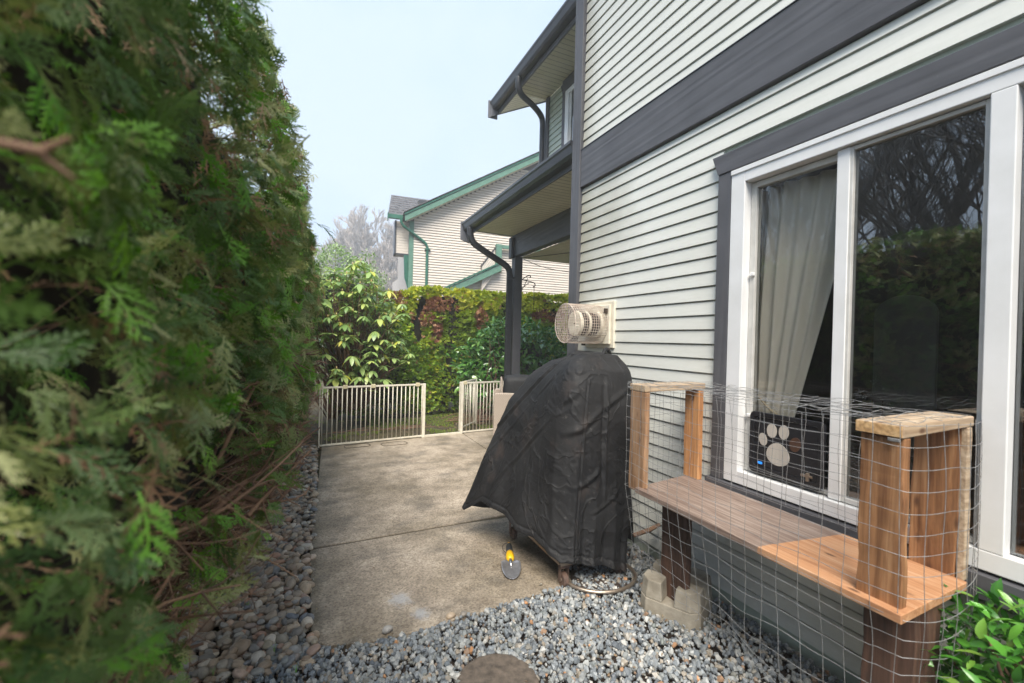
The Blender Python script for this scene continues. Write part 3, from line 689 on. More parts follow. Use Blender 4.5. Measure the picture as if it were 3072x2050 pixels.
obj('frame', ring_panel(rrect(1.445, 1.885, .945, 1.318, .03), rrect(1.475, 1.858, .985, 1.29, .02), 2.488, 2.508), M['black'], pet, bevel=.003)
obj('flap', MB().prism(rrect(1.478, 1.855, .988, 1.287, .018), 2.497, 2.503, lambda p, q, t: (t, p, q)), M['black'], pet, label='dark flap with a pale see-through paw print')
def pad(cy_, cz_, ry, rz, rot=0, tri=0):
    pts = []
    for i in range(28):
        a = 2*math.pi*i/28; s_ = 1 - tri*math.sin(a)
        p, q = ry*math.cos(a)*s_, rz*math.sin(a); pts.append((cy_+p*math.cos(rot)-q*math.sin(rot), cz_+p*math.sin(rot)+q*math.cos(rot)))
    return MB().prism(pts, 2.4945, 2.4968, lambda p, q, t: (t, p, q))
M['pad'] = fabric('paw_window_film', (.60, .55, .48), (.45, .41, .36)); M['padb'] = pmat('paw_window_brown', (.10, .05, .03), (.06, .03, .02), 20, .4, 0)
for a in ((1.80, 1.155, .026, .038, R(-12)), (1.745, 1.217, .031, .042, 0), (1.672, 1.222, .030, .042, R(6))):
    obj('paw_pad', pad(*a), M['pad'], pet)
obj('paw_pad', pad(1.605, 1.165, .031, .042, R(16)), M['padb'], pet, label='brown toe pad of the paw print')
obj('paw_pad', pad(1.705, 1.085, .070, .066, 0, .12), M['pad'], pet, label='large heel pad of the paw print')
mled = NT('blue_indicator'); mled.col((.02, .15, .6)); mled.set('Emission Color', (.02, .25, .9, 1)); mled.set('Emission Strength', .7)
obj('indicator_light', MB().box(2.490, 2.4935, 1.80, 1.828, 1.003, 1.016), mled.m, pet)
obj('latch', MB().box(2.478, 2.489, 1.50, 1.56, 1.005, 1.018).box(2.474, 2.489, 1.515, 1.53, .985, 1.03), M['steel'], pet, bevel=.002)
def arch():
    pts = [(1.68, .9), (2.08, .9), (2.08, 1.98)] + [(1.88+.20*math.cos(R(a)), 1.98+.17*math.sin(R(a))) for a in range(10, 171, 16)][::1] + [(1.68, 1.98)]
    pts = [(1.68, .9), (2.08, .9)] + [(1.88+.20*math.cos(R(a)), 2.0+.15*math.sin(R(a))) for a in range(0, 181, 15)]
    return MB().prism(pts, 4.20, 4.23, lambda p, q, t: (t, p, q))
M['arch'] = NT('dim_mirror_glass'); M['arch'].col((.85, .85, .83)); M['arch'].rough(.25); M['arch'].set('Metallic', .3); M['arch'] = M['arch'].m
tag(obj('arched_mirror', arch(), M['arch']), 'grey mirror with an arched top, dimly seen inside the room', 'mirror')
fl = thing('flower_bunch', (2.9, 1.45, .4), 'small white blossoms on thin stems, seen through the dark window pane', 'flowers')
bl = MB()
for i in range(46):
    c = random.choice([(2.9, 1.48, 1.452), (2.9, 1.383, 1.43), (2.9, 1.435, 1.54), (2.91, 1.34, 1.41), (2.9, 1.12, 1.33)])
    p = Vector(c)+Vector((random.gauss(0, .014), random.gauss(0, .02), random.gauss(0, .016))); r_ = random.uniform(.004, .008)
    bl.add([p+Vector(v)*r_ for v in ((1,0,0),(-1,0,0),(0,1,0),(0,-1,0),(0,0,1),(0,0,-1))], [(0,2,4),(2,1,4),(1,3,4),(3,0,4),(2,0,5),(1,2,5),(3,1,5),(0,3,5)])
obj('blossoms', bl, M['white'], fl, kind='stuff')
st_ = MB()
for yy in (1.48, 1.383, 1.435): st_.tube([(2.9, 1.43, .40), (2.9, (yy+1.43)/2, .9), (2.9, yy, 1.43)], .003, 4)
obj('stem', st_, M['twig2'], fl)

# ================================================================== CAT SHELF, MESH
bench = thing('window_shelf', (2.2, 1.55, 0), 'rough timber cat shelf on legs under the window with two boxed ends', 'shelf')
obj('shelf_board', grid_mesh(lambda u, v: (0, 0, 0), 2, 2), M['shelf'], None) if False else None
obj('shelf_board', MB().hexa([(1.86, .815, .772), (2.385, .835, .772), (2.43, 2.30, .772), (1.87, 2.205, .772), (1.86, .815, .805), (2.385, .835, .805), (2.43, 2.30, .805), (1.87, 2.205, .805)]), M['shelf'], bench, bevel=.003)
U = lambda nm, x0, x1, y0, y1, z0, z1, m, lb=None: bx(nm, x0, x1, y0, y1, z0, z1, M[m], bench, .004, label=lb)
def jit_board(nm, x0, x1, y0, y1, z0, z1, m, seed, lb=None, lean=(0, 0)):
    def f(p):
        t = (p[2]-z0)/(z1-z0)
        n_ = Vector((mnoise.noise(Vector(p)*9+Vector((seed, 0, 0))), mnoise.noise(Vector(p)*9+Vector((0, seed, 5))), 0))
        return (p[0]+.0035*n_.x+lean[0]*t, p[1]+.006*n_.y+lean[1]*t, p[2])
    mb = MB(); nz = 14; vs = []
    for k in range(nz+1):
        z = z0+(z1-z0)*k/nz
        vs += [f((x0, y0, z)), f((x1, y0, z)), f((x1, y1, z)), f((x0, y1, z))]
    fs = [(3, 2, 1, 0), (4*nz, 4*nz+1, 4*nz+2, 4*nz+3)]
    for k in range(nz):
        for j in range(4): a = 4*k+j; b = 4*k+(j+1) % 4; fs.append((a, b, b+4, a+4))
    mb.add(vs, fs); return obj(nm, mb, M[m], bench, bevel=.004, label=lb)
# far boxed end (by the grill)
jit_board('upright', 1.90, 1.942, 2.165, 2.305, .768, 1.408, 'rw_grey', 1, 'grey-brown weathered upright by the grill')
jit_board('upright', 2.37, 2.412, 2.175, 2.30, .806, 1.408, 'rw_bright', 2, 'orange upright with dark knots')
obj('cap_board', MB().hexa([(1.898, 2.165, 1.410), (2.425, 2.175, 1.420), (2.425, 2.31, 1.420), (1.898, 2.315, 1.410), (1.898, 2.165, 1.452), (2.425, 2.175, 1.458), (2.425, 2.31, 1.458), (1.898, 2.315, 1.452)]), M['rw_cap'], bench, bevel=.004)
# near boxed end
jit_board('upright', 1.90, 1.942, .838, .975, .760, 1.405, 'rw_brown', 3, 'brown stained upright nearest the bush')
jit_board('upright', 2.385, 2.425, .875, 1.03, .800, 1.415, 'rw_brown', 4, 'dark plank upright with mossy tint', (.0, -.01))
jit_board('batten', 2.385, 2.425, .848, .872, .800, 1.415, 'rw_cap', 5)
obj('cap_board', MB().hexa([(1.885, .835, 1.408), (2.44, .85, 1.418), (2.44, .99, 1.418), (1.885, .985, 1.408), (1.885, .835, 1.452), (2.44, .85, 1.458), (2.44, .99, 1.458), (1.885, .985, 1.452)]), [M['rw_cap']], bench, bevel=.004)
obj('cut_end', MB().box(1.881, 1.8845, .838, .982, 1.411, 1.449), M['rw_end'], bench)
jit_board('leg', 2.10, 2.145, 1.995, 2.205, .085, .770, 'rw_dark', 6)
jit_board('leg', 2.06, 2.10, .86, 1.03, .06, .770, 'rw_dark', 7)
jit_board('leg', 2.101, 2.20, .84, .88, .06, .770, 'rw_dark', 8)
for y, z in ((2.29, 1.43), (.86, 1.40), (.955, .79)): obj('staple', MB().box(1.874, 1.88, y-.018, y+.018, z-.006, z+.006), M['galv'], bench, bevel=.002)

def deck_block(cx, cy_, ang, label):
    t = thing('deck_block', (cx, cy_, 0), label, 'deck block', 'concrete deck blocks under the cat shelf')
    ca, sa = math.cos(ang), math.sin(ang)
    def T(p): return (cx+p[0]*ca-p[1]*sa, cy_+p[0]*sa+p[1]*ca, p[2])
    h1, h2, e = .10, .215, .19
    mb = MB()
    base = [(-e, -e+.05), (-e+.05, -e), (e-.05, -e), (e, -e+.05), (e, e-.05), (e-.05, e), (-e+.05, e), (-e, e-.05)]
    n = len(base); o = [(p, q, -.03) for p, q in base] + [(p*.985, q*.985, h1) for p, q in base]
    mb.add([T(p) for p in o], [tuple(range(n))[::-1], tuple(range(n, 2*n))]+[(i, (i+1) % n, n+(i+1) % n, n+i) for i in range(n)])
    obj('base', mb, M['block'], t, bevel=.006)
    gp = .034
    for sx in (-1, 1):
        for sy in (-1, 1):
            pl = [(gp, gp), (e*.98, gp), (e*.98, e*.98-.05), (e*.98-.05, e*.98), (gp, e*.98)]
            pl2 = [(gp+.012, gp+.012), (e*.93, gp+.012), (e*.93, e*.93-.05), (e*.93-.05, e*.93), (gp+.012, e*.93)]
            pts = [(p*sx, q*sy, h1+.0005) for p, q in pl] + [(p*sx, q*sy, h2) for p, q in pl2]
            m2 = MB(); k = 5; fs = [tuple(range(k))[::-1], tuple(range(k, 2*k))]+[(i, (i+1) % k, k+(i+1) % k, k+i) for i in range(k)]
            if sx*sy < 0: fs = [f[::-1] for f in fs]
            m2.add([T(p) for p in pts], fs); obj('corner_lug', m2, M['block'], t, bevel=.007)
    return t
deck_block(2.19, 2.15, R(28), 'grey concrete deck block on the gravel holding the shelf leg beside the grill')
deck_block(2.08, .93, R(20), 'grey concrete deck block under the near shelf leg beside the leafy bush')

def mesh_wire():
    mb = MB(); r0 = .00115
    # plan path of the mesh around the outside of the shelf: start at far end back, along the front, round the near end
    path = [Vector(p) for p in ((2.40, 2.33), (2.15, 2.35), (1.90, 2.325), (1.872, 2.25), (1.862, 2.0), (1.855, 1.6), (1.852, 1.2), (1.862, .86), (1.90, .80), (2.0, .765), (2.2, .765), (2.36, .80), (2.42, .84))]
    P = curve_pts([Vector((p.x, p.y, 0)) for p in path], 12)
    L = [0]
    for a, b in zip(P, P[1:]): L.append(L[-1]+(b-a).length)
    tot = L[-1]
    def at(s):
        s = min(max(s, 0), tot); i = max(0, min(len(P)-2, int(np.searchsorted(L, s))-1)); t = (s-L[i])/max(1e-6, L[i+1]-L[i])
        return P[i].lerp(P[i+1], t)
    def topz(s):
        p = at(s); b = max(0, 1-abs((p.y-1.6)/.65)**2) if p.x < 1.9 else 0
        return 1.462 - .012*b
    def pt(s, z, k=0):
        p = at(s); nr = Vector((mnoise.noise(Vector((s*2.3, z*2.3, 4+k))), mnoise.noise(Vector((s*2.3, z*2.3, 14+k))), mnoise.noise(Vector((s*4, z*4, 24+k)))))
        free = 1.0 if (p.x < 1.9 and 1.0 < p.y < 2.15) else .35
        low = max(0, .78-z)
        c = Vector((2.15, 1.55, 0)); out = Vector((p.x, p.y, 0))-c; out.normalize()
        q = Vector((p.x, p.y, z)) + Vector((nr.x*.030*free, nr.y*.020, nr.z*.020))
        if p.x > 1.85 or p.y > 2.2 or p.y < .9: q += Vector((0, 0, 0))
        # hangs free below the shelf: curls inward and bellies
        q += Vector((.10*low, 0, 0))*(1 if p.x < 2.0 else 0) + Vector((nr.x, nr.y, nr.z))*.10*low
        if p.y > 2.2: q += Vector((.05*low, -.10*low, 0))
        if p.y < .9: q -= out*.02*math.sin(low*8)
        return q
    dz = .0745; zmin = lambda s: .20 + .16*(mnoise.noise(Vector((s*1.3, 2, 2)))) + (.12 if s < .9 else 0)
    zs = [1.455 - dz*i for i in range(18)]
    for z in zs:
        seg = []; s = 0
        while s <= tot:
            if z > zmin(s): seg.append(pt(s, min(z, topz(s)) + .012*math.sin(s*1.7+z*5)*max(0, .9-z)))
            elif len(seg) > 1: mb.tube(seg, r0, 4, cap=False); seg = []
            else: seg = []
            s += .035
        if len(seg) > 1: mb.tube(seg, r0, 4, cap=False)
    s = .02
    while s < tot:
        z = topz(s); seg = []
        while z > zmin(s)-.02:
            seg.append(pt(s+.012*mnoise.noise(Vector((s*9, z*3, 1))), z)); z -= .035
        mb.tube(seg, r0, 4, cap=False); s += .083
    # folded-over top: the last rows of mesh bent inward between the boxed ends, and crumpled
    for k, (dx, dzt) in enumerate(((.02, .006), (.07, .010), (.14, -.004), (.22, -.012), (.30, -.006), (.38, .0), (.46, -.004), (.53, .0))):
        seg = [Vector((1.86+dx+.020*mnoise.noise(Vector((y*6, k*3, 1))), y, 1.462+dzt+.022*mnoise.noise(Vector((y*5, k*2, 7))))) for y in np.arange(.84, 2.33, .03)]
        mb.tube(seg, r0*1.1, 4, cap=False)
    y = .86
    while y < 2.32:
        seg = [Vector((1.86+x+.0*x, y+.014*mnoise.noise(Vector((x*14, y*9, 3))), 1.462+.020*mnoise.noise(Vector((x*9, y*7, 5))))) for x in np.arange(0, .56, .04)]
        mb.tube(seg, r0*1.1, 4, cap=False); y += .083
    # second loose layer along the window side
    for i in range(9):
        z = 1.43 - i*dz
        seg = [Vector((2.405+.010*mnoise.noise(Vector((y*5, z*5, 9))), y, z+.014*mnoise.noise(Vector((y*4, z*9, 2))))) for y in np.arange(1.05, 2.16, .04)]
        mb.tube(seg, r0, 4, cap=False)
    y = 1.06
    while y < 2.16:
        seg = [Vector((2.405+.010*mnoise.noise(Vector((y*5, z*5, 9))), y+.012*mnoise.noise(Vector((y*7, z*8, 3))), z)) for z in np.arange(.84, 1.44, .04)]
        mb.tube(seg, r0, 4, cap=False); y += .088
    # cut wire ends at the bottom
    for i in range(26):
        s = random.uniform(0, tot); p = pt(s, zmin(s)); d = Vector((random.gauss(0, .5), random.gauss(0, .5), -abs(random.gauss(0, .8)))).normalized()*random.uniform(.02, .05)
        mb.tube([p, p+d*.5, p+d], r0, 4)
    return mb
wm = obj('wire_mesh', mesh_wire(), M['galv'], smooth=True)
tag(wm, 'galvanised wire mesh wrapped loosely around the timber cat shelf', 'wire mesh')

# ================================================================== COVERED GRILL
grill = thing('covered_grill', (1.9, 3.05, 0), 'barbecue grill on casters under a creased black cover, standing on the slab edge', 'barbecue')
def cover():
    # control loops: (z, near-left, near-right, far-right, far-left) in plan
    NLx = lambda z: np.interp(z, [.0, .25, .7, 1.1, 1.35, 1.5, 1.58, 1.62], [1.50, 1.53, 1.55, 1.57, 1.60, 1.64, 1.70, 1.80])
    FLx = lambda z: np.interp(z, [.0, .25, .45, .7, .95, 1.2, 1.42, 1.55, 1.60], [1.10, 1.18, 1.255, 1.345, 1.445, 1.55, 1.70, 1.83, 1.91])
    FLy = lambda z: np.interp(z, [.0, .25, .7, 1.2, 1.45, 1.55, 1.6], [3.70, 3.66, 3.60, 3.52, 3.42, 3.30, 3.12])
    NLy = lambda z: np.interp(z, [.0, .25, .7, 1.1, 1.4, 1.52, 1.62], [2.49, 2.52, 2.56, 2.57, 2.60, 2.65, 2.76])
    NRx = lambda z: np.interp(z, [.0, .25, 1.2, 1.45, 1.55, 1.62], [2.12, 2.16, 2.22, 2.24, 2.22, 2.17])
    NRy = lambda z: np.interp(z, [.0, .25, 1.3, 1.5, 1.62], [2.50, 2.56, 2.64, 2.68, 2.78])
    FRx = lambda z: np.interp(z, [0, 1.3, 1.62], [2.30, 2.24, 2.08]); FRy = lambda z: np.interp(z, [0, 1.3, 1.62], [3.62, 3.50, 3.1])
    NU, NV = 460, 190
    # hem height per perimeter parameter (u: 0 near-left corner -> near side -> NR -> right side -> FR -> far side -> FL -> left side -> back)
    hem_u = [0.0, .04, .09, .14, .19, .235, .27, .5, .7, .745, .77, .80, .84, .88, .91, .94, .965, 1.0]
    hem_z = [.215, .21, .17, .15, .10, .06, .06, .10, .22, .27, .26, .37, .37, .35, .31, .30, .27, .215]
    def loop(z):
        C = [np.array((NLx(z), NLy(z))), np.array((NRx(z), NRy(z))), np.array((FRx(z), FRy(z))), np.array((FLx(z), FLy(z)))]
        us = np.linspace(0, 1, NU, endpoint=False)
        q = [0, .25, .5, .75, 1.0]; X = np.interp(us, q, [C[0][0], C[1][0], C[2][0], C[3][0], C[0][0]]); Y = np.interp(us, q, [C[0][1], C[1][1], C[2][1], C[3][1], C[0][1]])
        rad = 6 + 5*max(0, (z-1.2))/.4
        k = np.arange(-30, 31); g = np.exp(-.5*(k/rad)**2); g /= g.sum()
        sm = lambda A: np.convolve(np.concatenate([A[-30:], A, A[:30]]), g, 'valid')
        k2 = np.arange(-75, 76); g2 = np.exp(-.5*(k2/26.)**2); g2 /= g2.sum()
        sb = lambda A: np.convolve(np.concatenate([A[-75:], A, A[:75]]), g2, 'valid')
        dd = (us+.5) % 1-.5; wgt = np.exp(-(dd/.11)**2)*np.clip((z-.15)/.7, .25, 1)
        return sm(X)*(1-wgt)+sb(X)*wgt, sm(Y)*(1-wgt)+sb(Y)*wgt
    us = np.linspace(0, 1, NU, endpoint=False); hz = np.interp(us, hem_u, hem_z)
    V = np.zeros((NV, NU, 3))
    tz = np.linspace(0, 1, NV)
    zz = [np.interp(t, [0, .8, 1], [0, 1.42, 1.62]) for t in tz]
    loops = {}
    for j, t in enumerate(tz):
        z = hz + (1.62-hz)*(zz[j]/1.62)
        # interpolate loops at per-vertex heights
        X = np.zeros(NU); Y = np.zeros(NU)
        for key in np.unique(np.round(z, 2)):
            if key not in loops: loops[key] = loop(key)
        zi = np.round(z, 2)
        for i in range(NU): X[i] = loops[zi[i]][0][i]; Y[i] = loops[zi[i]][1][i]
        V[j, :, 0] = X; V[j, :, 1] = Y; V[j, :, 2] = z
    # smooth away quantisation
    for _ in range(4): V[1:-1, :, :2] = (V[:-2, :, :2]+2*V[1:-1, :, :2]+V[2:, :, :2])/4
    cx, cyy = 1.92, 3.05
    T = np.roll(V, -1, 1)-np.roll(V, 1, 1); Nn = np.stack([T[..., 1], -T[..., 0]], -1); Nn /= np.maximum(1e-6, np.linalg.norm(Nn, axis=-1, keepdims=True))
    Z = V[..., 2]; Uu = np.broadcast_to(us, Z.shape)
    low = np.clip((1.25-Z)/1.1, 0, 1); D = np.zeros_like(Z)
    # tall hanging pleats
    for c, wd, a, ph in ((.035, .012, .045, .2), (.075, .014, -.030, .1), (.11, .012, .030, 0), (.145, .016, -.028, .1), (.185, .012, .03, -.1), (.215, .012, -.03, 0), (.80, .014, -.035, .1), (.835, .012, .035, .05), (.87, .016, -.035, -.05), (.905, .012, .028, .1), (.94, .014, -.035, 0), (.975, .010, .035, .1), (.77, .012, .03, 0)):
        cc = c + ph*.05*np.sin(Z*3) ; d = (Uu-cc+.5) % 1-.5
        D += .55*a*low**1.3*np.exp(-(d/(wd*.8))**2)
    # seams
    def ridge(x, w_): return np.exp(-(x/w_)**2)
    nz = np.zeros_like(Z); n2 = np.zeros_like(Z); n3 = np.zeros_like(Z)
    for j in range(NV):
        for i in range(NU):
            p = Vector(V[j, i])
            w1 = mnoise.noise(Vector((p.x*2.2, p.y*2.2, p.z*2.2)))
            q = Vector((p.x*2.6+w1*.8, p.y*2.6, p.z*1.5+w1))
            n2[j, i] = 1-2*abs(mnoise.noise(q*1.5))
            n3[j, i] = 1-2*abs(mnoise.noise(Vector((p.x*4+p.z*3.2, p.y*4-p.z*3.2, p.z*4.5))*1.25))
            nz[j, i] = w1
    mid = np.clip(1.2-abs(Z-.85)*1.0, .25, 1.)
    D += .042*nz*np.clip(1.6-Z, .2, 1) + .006*np.clip((n2-.55)/.45, 0, 1)**2*mid*np.clip(nz*2+.6, 0, 1) + .004*np.clip((n3-.6)/.4, 0, 1)**2*mid*np.clip(.5-nz*2, 0, 1)
    # seams and a few crisp tension folds
    def fold(q, c, w_, a, m=1.): return a*(ridge(q-c, w_)-.7*ridge(q-c+1.7*w_, w_*1.2))*m
    q = Z+1.15*(V[..., 1]-2.6)+.06*nz; left = (Uu > .76)*1.
    D += fold(q, 2.02, .022, .014, left) + fold(q, 1.80, .016, .008, left*np.clip(nz*3+.6, 0, 1)) + fold(q, 1.38, .018, .009, left*np.clip(.5-nz*3, 0, 1))
    near = ((Uu < .24) | (Uu > .985))*1.; q = Z-.62*(V[..., 0]-1.6)+.10*nz
    for c, w_, a in ((.66, .022, .009), (.90, .018, -.006), (1.06, .026, .010), (1.30, .02, .007), (.40, .016, .006)): D += fold(q, c, w_, a, near*np.clip(.35+nz*4*(1 if a > 0 else -1), 0, 1))
    q = Uu-.052-.012*np.clip(Z, 0, 1.5); D += fold(q, .0, .0028, .006, (Z < 1.45)*1.)          # sewn panel seam
    q = Uu-.150+.010*Z; D += fold(q, .0, .006, .016, np.clip((Z-.5)*3, 0, 1)*np.clip((1.5-Z)*4, 0, 1))
    hb = tz[:, None]*np.ones_like(Z); D += -.006*np.exp(-((hb-.030)/.005)**2) + .003*(hb < .025)      # sewn hem
    V[..., 0] += Nn[..., 0]*D; V[..., 1] += Nn[..., 1]*D
    # cap rows shrinking to the ridge
    rows = [V]
    top = V[-1].copy(); ridge_pts = np.stack([np.interp(top[:, 0], [1.85, 2.1], [1.98, 2.04]), np.clip(top[:, 1], 2.92, 3.06), np.full(NU, 1.645)], -1)
    caps = []
    for k in range(1, 9):
        t = k/8; r_ = top*(1-t)+ridge_pts*t; r_[:, 2] = top[:, 2]+(1.640-top[:, 2])*math.sin(t*math.pi/2) + .004*np.sin(us*40+t*4)*(1-t); caps.append(r_)
    allr = np.concatenate([V.reshape(-1, 3)]+caps); nr = NV+8
    mb = MB(); mb.v = [tuple(p) for p in allr]
    mb.f = [(j*NU+i, j*NU+(i+1) % NU, (j+1)*NU+(i+1) % NU, (j+1)*NU+i) for j in range(nr-1) for i in range(NU)]
    return mb
cv = obj('cover', cover(), M['cover'], grill, smooth=True)
sm_ = cv.modifiers.new('thickness', 'SOLIDIFY'); sm_.thickness = .003
obj('cover_handle', MB().tube(curve_pts([(2.02, 2.80, 1.60), (2.06, 2.83, 1.645), (2.11, 2.86, 1.665), (2.16, 2.89, 1.63), (2.19, 2.92, 1.585)], 5), [.012]*5+[.016]*11+[.012]*5, 6), M['cover'], cv, smooth=True)
obj('cover_back_drape', grid_mesh(lambda u, v: (2.24+.12*math.sin(u*5)*.3+.10*(1-v)+.02*math.sin(u*23), 2.75+u*.95, .12+v*1.0), 60, 20), M['cover'], grill, smooth=True)
obj('bottom_frame', MB().hexa([(1.575, 2.595, .165), (2.12, 2.60, .165), (2.12, 2.625, .165), (1.6, 2.62, .165), (1.575, 2.595, .21), (2.12, 2.60, .21), (2.12, 2.625, .21), (1.6, 2.62, .21)])
    .box(1.575, 1.60, 2.621, 3.45, .165, .21).box(1.602, 2.12, 3.42, 3.45, .165, .21).box(2.10, 2.12, 2.626, 3.418, .165, .21), M['steel'], grill, bevel=.003)
obj('bottom_panel', MB().box(1.603, 2.098, 2.628, 3.416, .185, .19), M['steel'], grill)
obj('cabinet', MB().box(1.72, 2.12, 2.72, 3.40, .22, .98), M['black'], grill)
def caster(x, y, lab=None):
    c = obj('caster', MB().box(x-.030, x-.026, y-.016, y+.016, .045, .135).box(x+.034, x+.038, y-.016, y+.016, .045, .135).box(x-.030, x+.038, y-.025, y+.025, .1355, .163), M['rust'], grill, bevel=.002)
    obj('wheel', MB().tube([(x-.016, y, .050), (x-.010, y, .050), (x+.018, y, .050), (x+.024, y, .050)], [.042, .050, .050, .042], 24), M['rust'], c, smooth=False)
    obj('hub', MB().tube([(x-.026, y, .050), (x+.034, y, .050)], .014, 12), M['steel'], c)
caster(1.625, 2.64); caster(1.60, 3.44); caster(2.09, 2.64); caster(2.09, 3.41)
ring = thing('fire_ring', (1.9, 2.64, 0), 'rusty shallow metal ring lying on gravel in front of the grill casters', 'ring')
obj('rim', MB().tube([(1.92+.27*math.cos(a), 2.62+.22*math.sin(a), .035) for a in np.linspace(0, 2*math.pi, 49)], .013, 8, cap=False), M['steel'], ring, smooth=True)
obj('pan', MB().tube([(1.92, 2.62, .004), (1.92, 2.62, .014)], .21, 40), M['darkmetal'], ring)
stk = obj('stick', MB().tube([(2.22, 2.62, .27), (2.36, 2.60, .30), (2.45, 2.60, .325)], [.016, .017, .014], 7), M['twig'])
tag(stk, 'short tan stick poking out behind the grill cover', 'stick')

# ================================================================== TROWEL
tr = thing('trowel', (1.40, 3.03, 0), 'hand trowel with black and yellow handle lying on the concrete', 'trowel')
Tt = Vector((1.322, 2.832, .006)); Te = Vector((1.492, 3.285, .052)); ax = (Te-Tt).normalized(); Lt = (Te-Tt).length; sx_ = ax.cross(Vector((0, 0, 1))).normalized()
def blade_f(u, v):
    t = v; wdt = .072*math.sqrt(max(0, 1-(1-min(1, t/.66))**2))*(1 if t < .9 else 1-.55*((t-.9)/.1)); s = (u-.5)*2
    return tuple(Tt + ax*(t*.21) + sx_*wdt*s + Vector((0, 0, 1))*(.020*s*s*min(1, t*1.6) + .006 - .003*t))
obj('blade', grid_mesh(blade_f, 15, 22), pmat('steel_blade', (.50, .50, .52), (.30, .29, .30), 18, .35, .15, 40, metal=.75), tr, smooth=True).modifiers.new('s', 'SOLIDIFY').thickness = .002
obj('shank', MB().tube([Tt+ax*.15+Vector((0, 0, .008)), Tt+ax*.20+Vector((0, 0, .014)), Tt+ax*.27+Vector((0, 0, .004))], [.006, .013, .014], 10), pmat('bright_steel', (.7, .7, .7), None, 8, .25, 0, metal=.9), tr, smooth=True)
ylw = pmat('yellow_grip', (.86, .52, .012), (.72, .40, .01), 8, .4, .02)
obj('yellow_grip', MB().tube([Tt+ax*(.228+.021*i) for i in range(6)], [.018, .030, .033, .033, .030, .027], 16), ylw, tr, smooth=True)
obj('black_grip', MB().tube([Tt+ax*(.334+.019*i) for i in range(7)], [.026, .0265, .026, .0255, .0255, .024, .018], 14), pmat('rubber_grip', (.035, .038, .042), None, 10, .6, .1), tr, smooth=True)
obj('grip_tip', MB().tube([Tt+ax*(.455+.008*i) for i in range(3)], [.014, .013, .008], 10), ylw, tr, smooth=True)
e0 = Tt+ax*.462
obj('wrist_loop', MB().tube(curve_pts([e0, e0-sx_*.035+ax*.0, e0-sx_*.055-ax*.05, e0-sx_*.045-ax*.10, e0-sx_*.022-ax*.135], 6), .0022, 5), M['black'], tr, smooth=True)

# ================================================================== FENCE, GATE, CHAIR
def barrier(name, label, p0, p1, n, z0, z1, wide_end, group, knobs=()):
    t = thing(name, (p0[0], p0[1], 0), label, 'gate' if 'gate' in name else 'fence', group)
    a, b = Vector((*p0, 0)), Vector((*p1, 0)); d = (b-a); L = d.length; d.normalize(); nrm = Vector((-d.y, d.x, 0))
    def rail(z, h, w_): return MB().hexa([tuple(v) for v in [a-nrm*w_+Vector((0, 0, z)), b-nrm*w_+Vector((0, 0, z)), b+nrm*w_+Vector((0, 0, z)), a+nrm*w_+Vector((0, 0, z)), a-nrm*w_+Vector((0, 0, z+h)), b-nrm*w_+Vector((0, 0, z+h)), b+nrm*w_+Vector((0, 0, z+h)), a+nrm*w_+Vector((0, 0, z+h))]])
    obj('rail', rail(z1-.028, .028, .011), M['gate'], t, bevel=.003); obj('rail', rail(z0, .026, .011), M['gate'], t, bevel=.003)
    bar = None
    for i in range(n):
        p = a + d*(L*(i+.5)/n)
        if bar is None:
            bar = obj('bar', MB().tube([(0, 0, z0+.027), (0, 0, z1-.029)], .0075, 8), M['gate'], t, smooth=True)
            bar.location = p
        else:
            c = bar.copy(); COL.objects.link(c); c.location = p
    for e, wd in ((0, wide_end[0]), (L, wide_end[1])):
        if wd:
            p = a+d*e; obj('post', MB().tube([p+Vector((0, 0, z0-.03 if z0 > .05 else .0)), p+Vector((0, 0, z1+.002))], wd, 4), M['gate'], t, bevel=.003)
    for f in knobs:
        p = a+d*L*f; obj('connector', MB().box(p.x-.034, p.x+.034, p.y-.02, p.y+.02, z1-.045, z1+.018), pmat('yellowed_plastic', (.62, .55, .36), None, 20, .5, 0), t, bevel=.006)
    return t
barrier('barrier_fence', 'long cream barred fence panel between the hedge and the opening', (.09, 7.275), (1.735, 7.50), 23, .015, .925, (.016, .034), 'cream barred fence panels', (.0, .22, .48, .93))
barrier('barrier_fence', 'short cream barred fence panel running behind the wicker chair', (2.44, 7.58), (3.40, 7.715), 14, .015, .93, (.032, .018), 'cream barred fence panels', (.06,))
barrier('barrier_gate', 'cream barred gate standing open beyond the gap in the fence', (2.42, 7.63), (2.93, 8.22), 8, .07, .93, (.014, .020), None, ())
obj_thr = thing('gate_threshold', (2.1, 7.54, 0), 'cream metal floor bar across the open gap of the fence', 'threshold')
obj('bar', MB().hexa([(1.76, 7.49, 0), (2.42, 7.565, 0), (2.42, 7.60, 0), (1.76, 7.525, 0), (1.76, 7.49, .035), (2.42, 7.565, .035), (2.42, 7.60, .035), (1.76, 7.525, .035)]), M['gate'], obj_thr, bevel=.003)

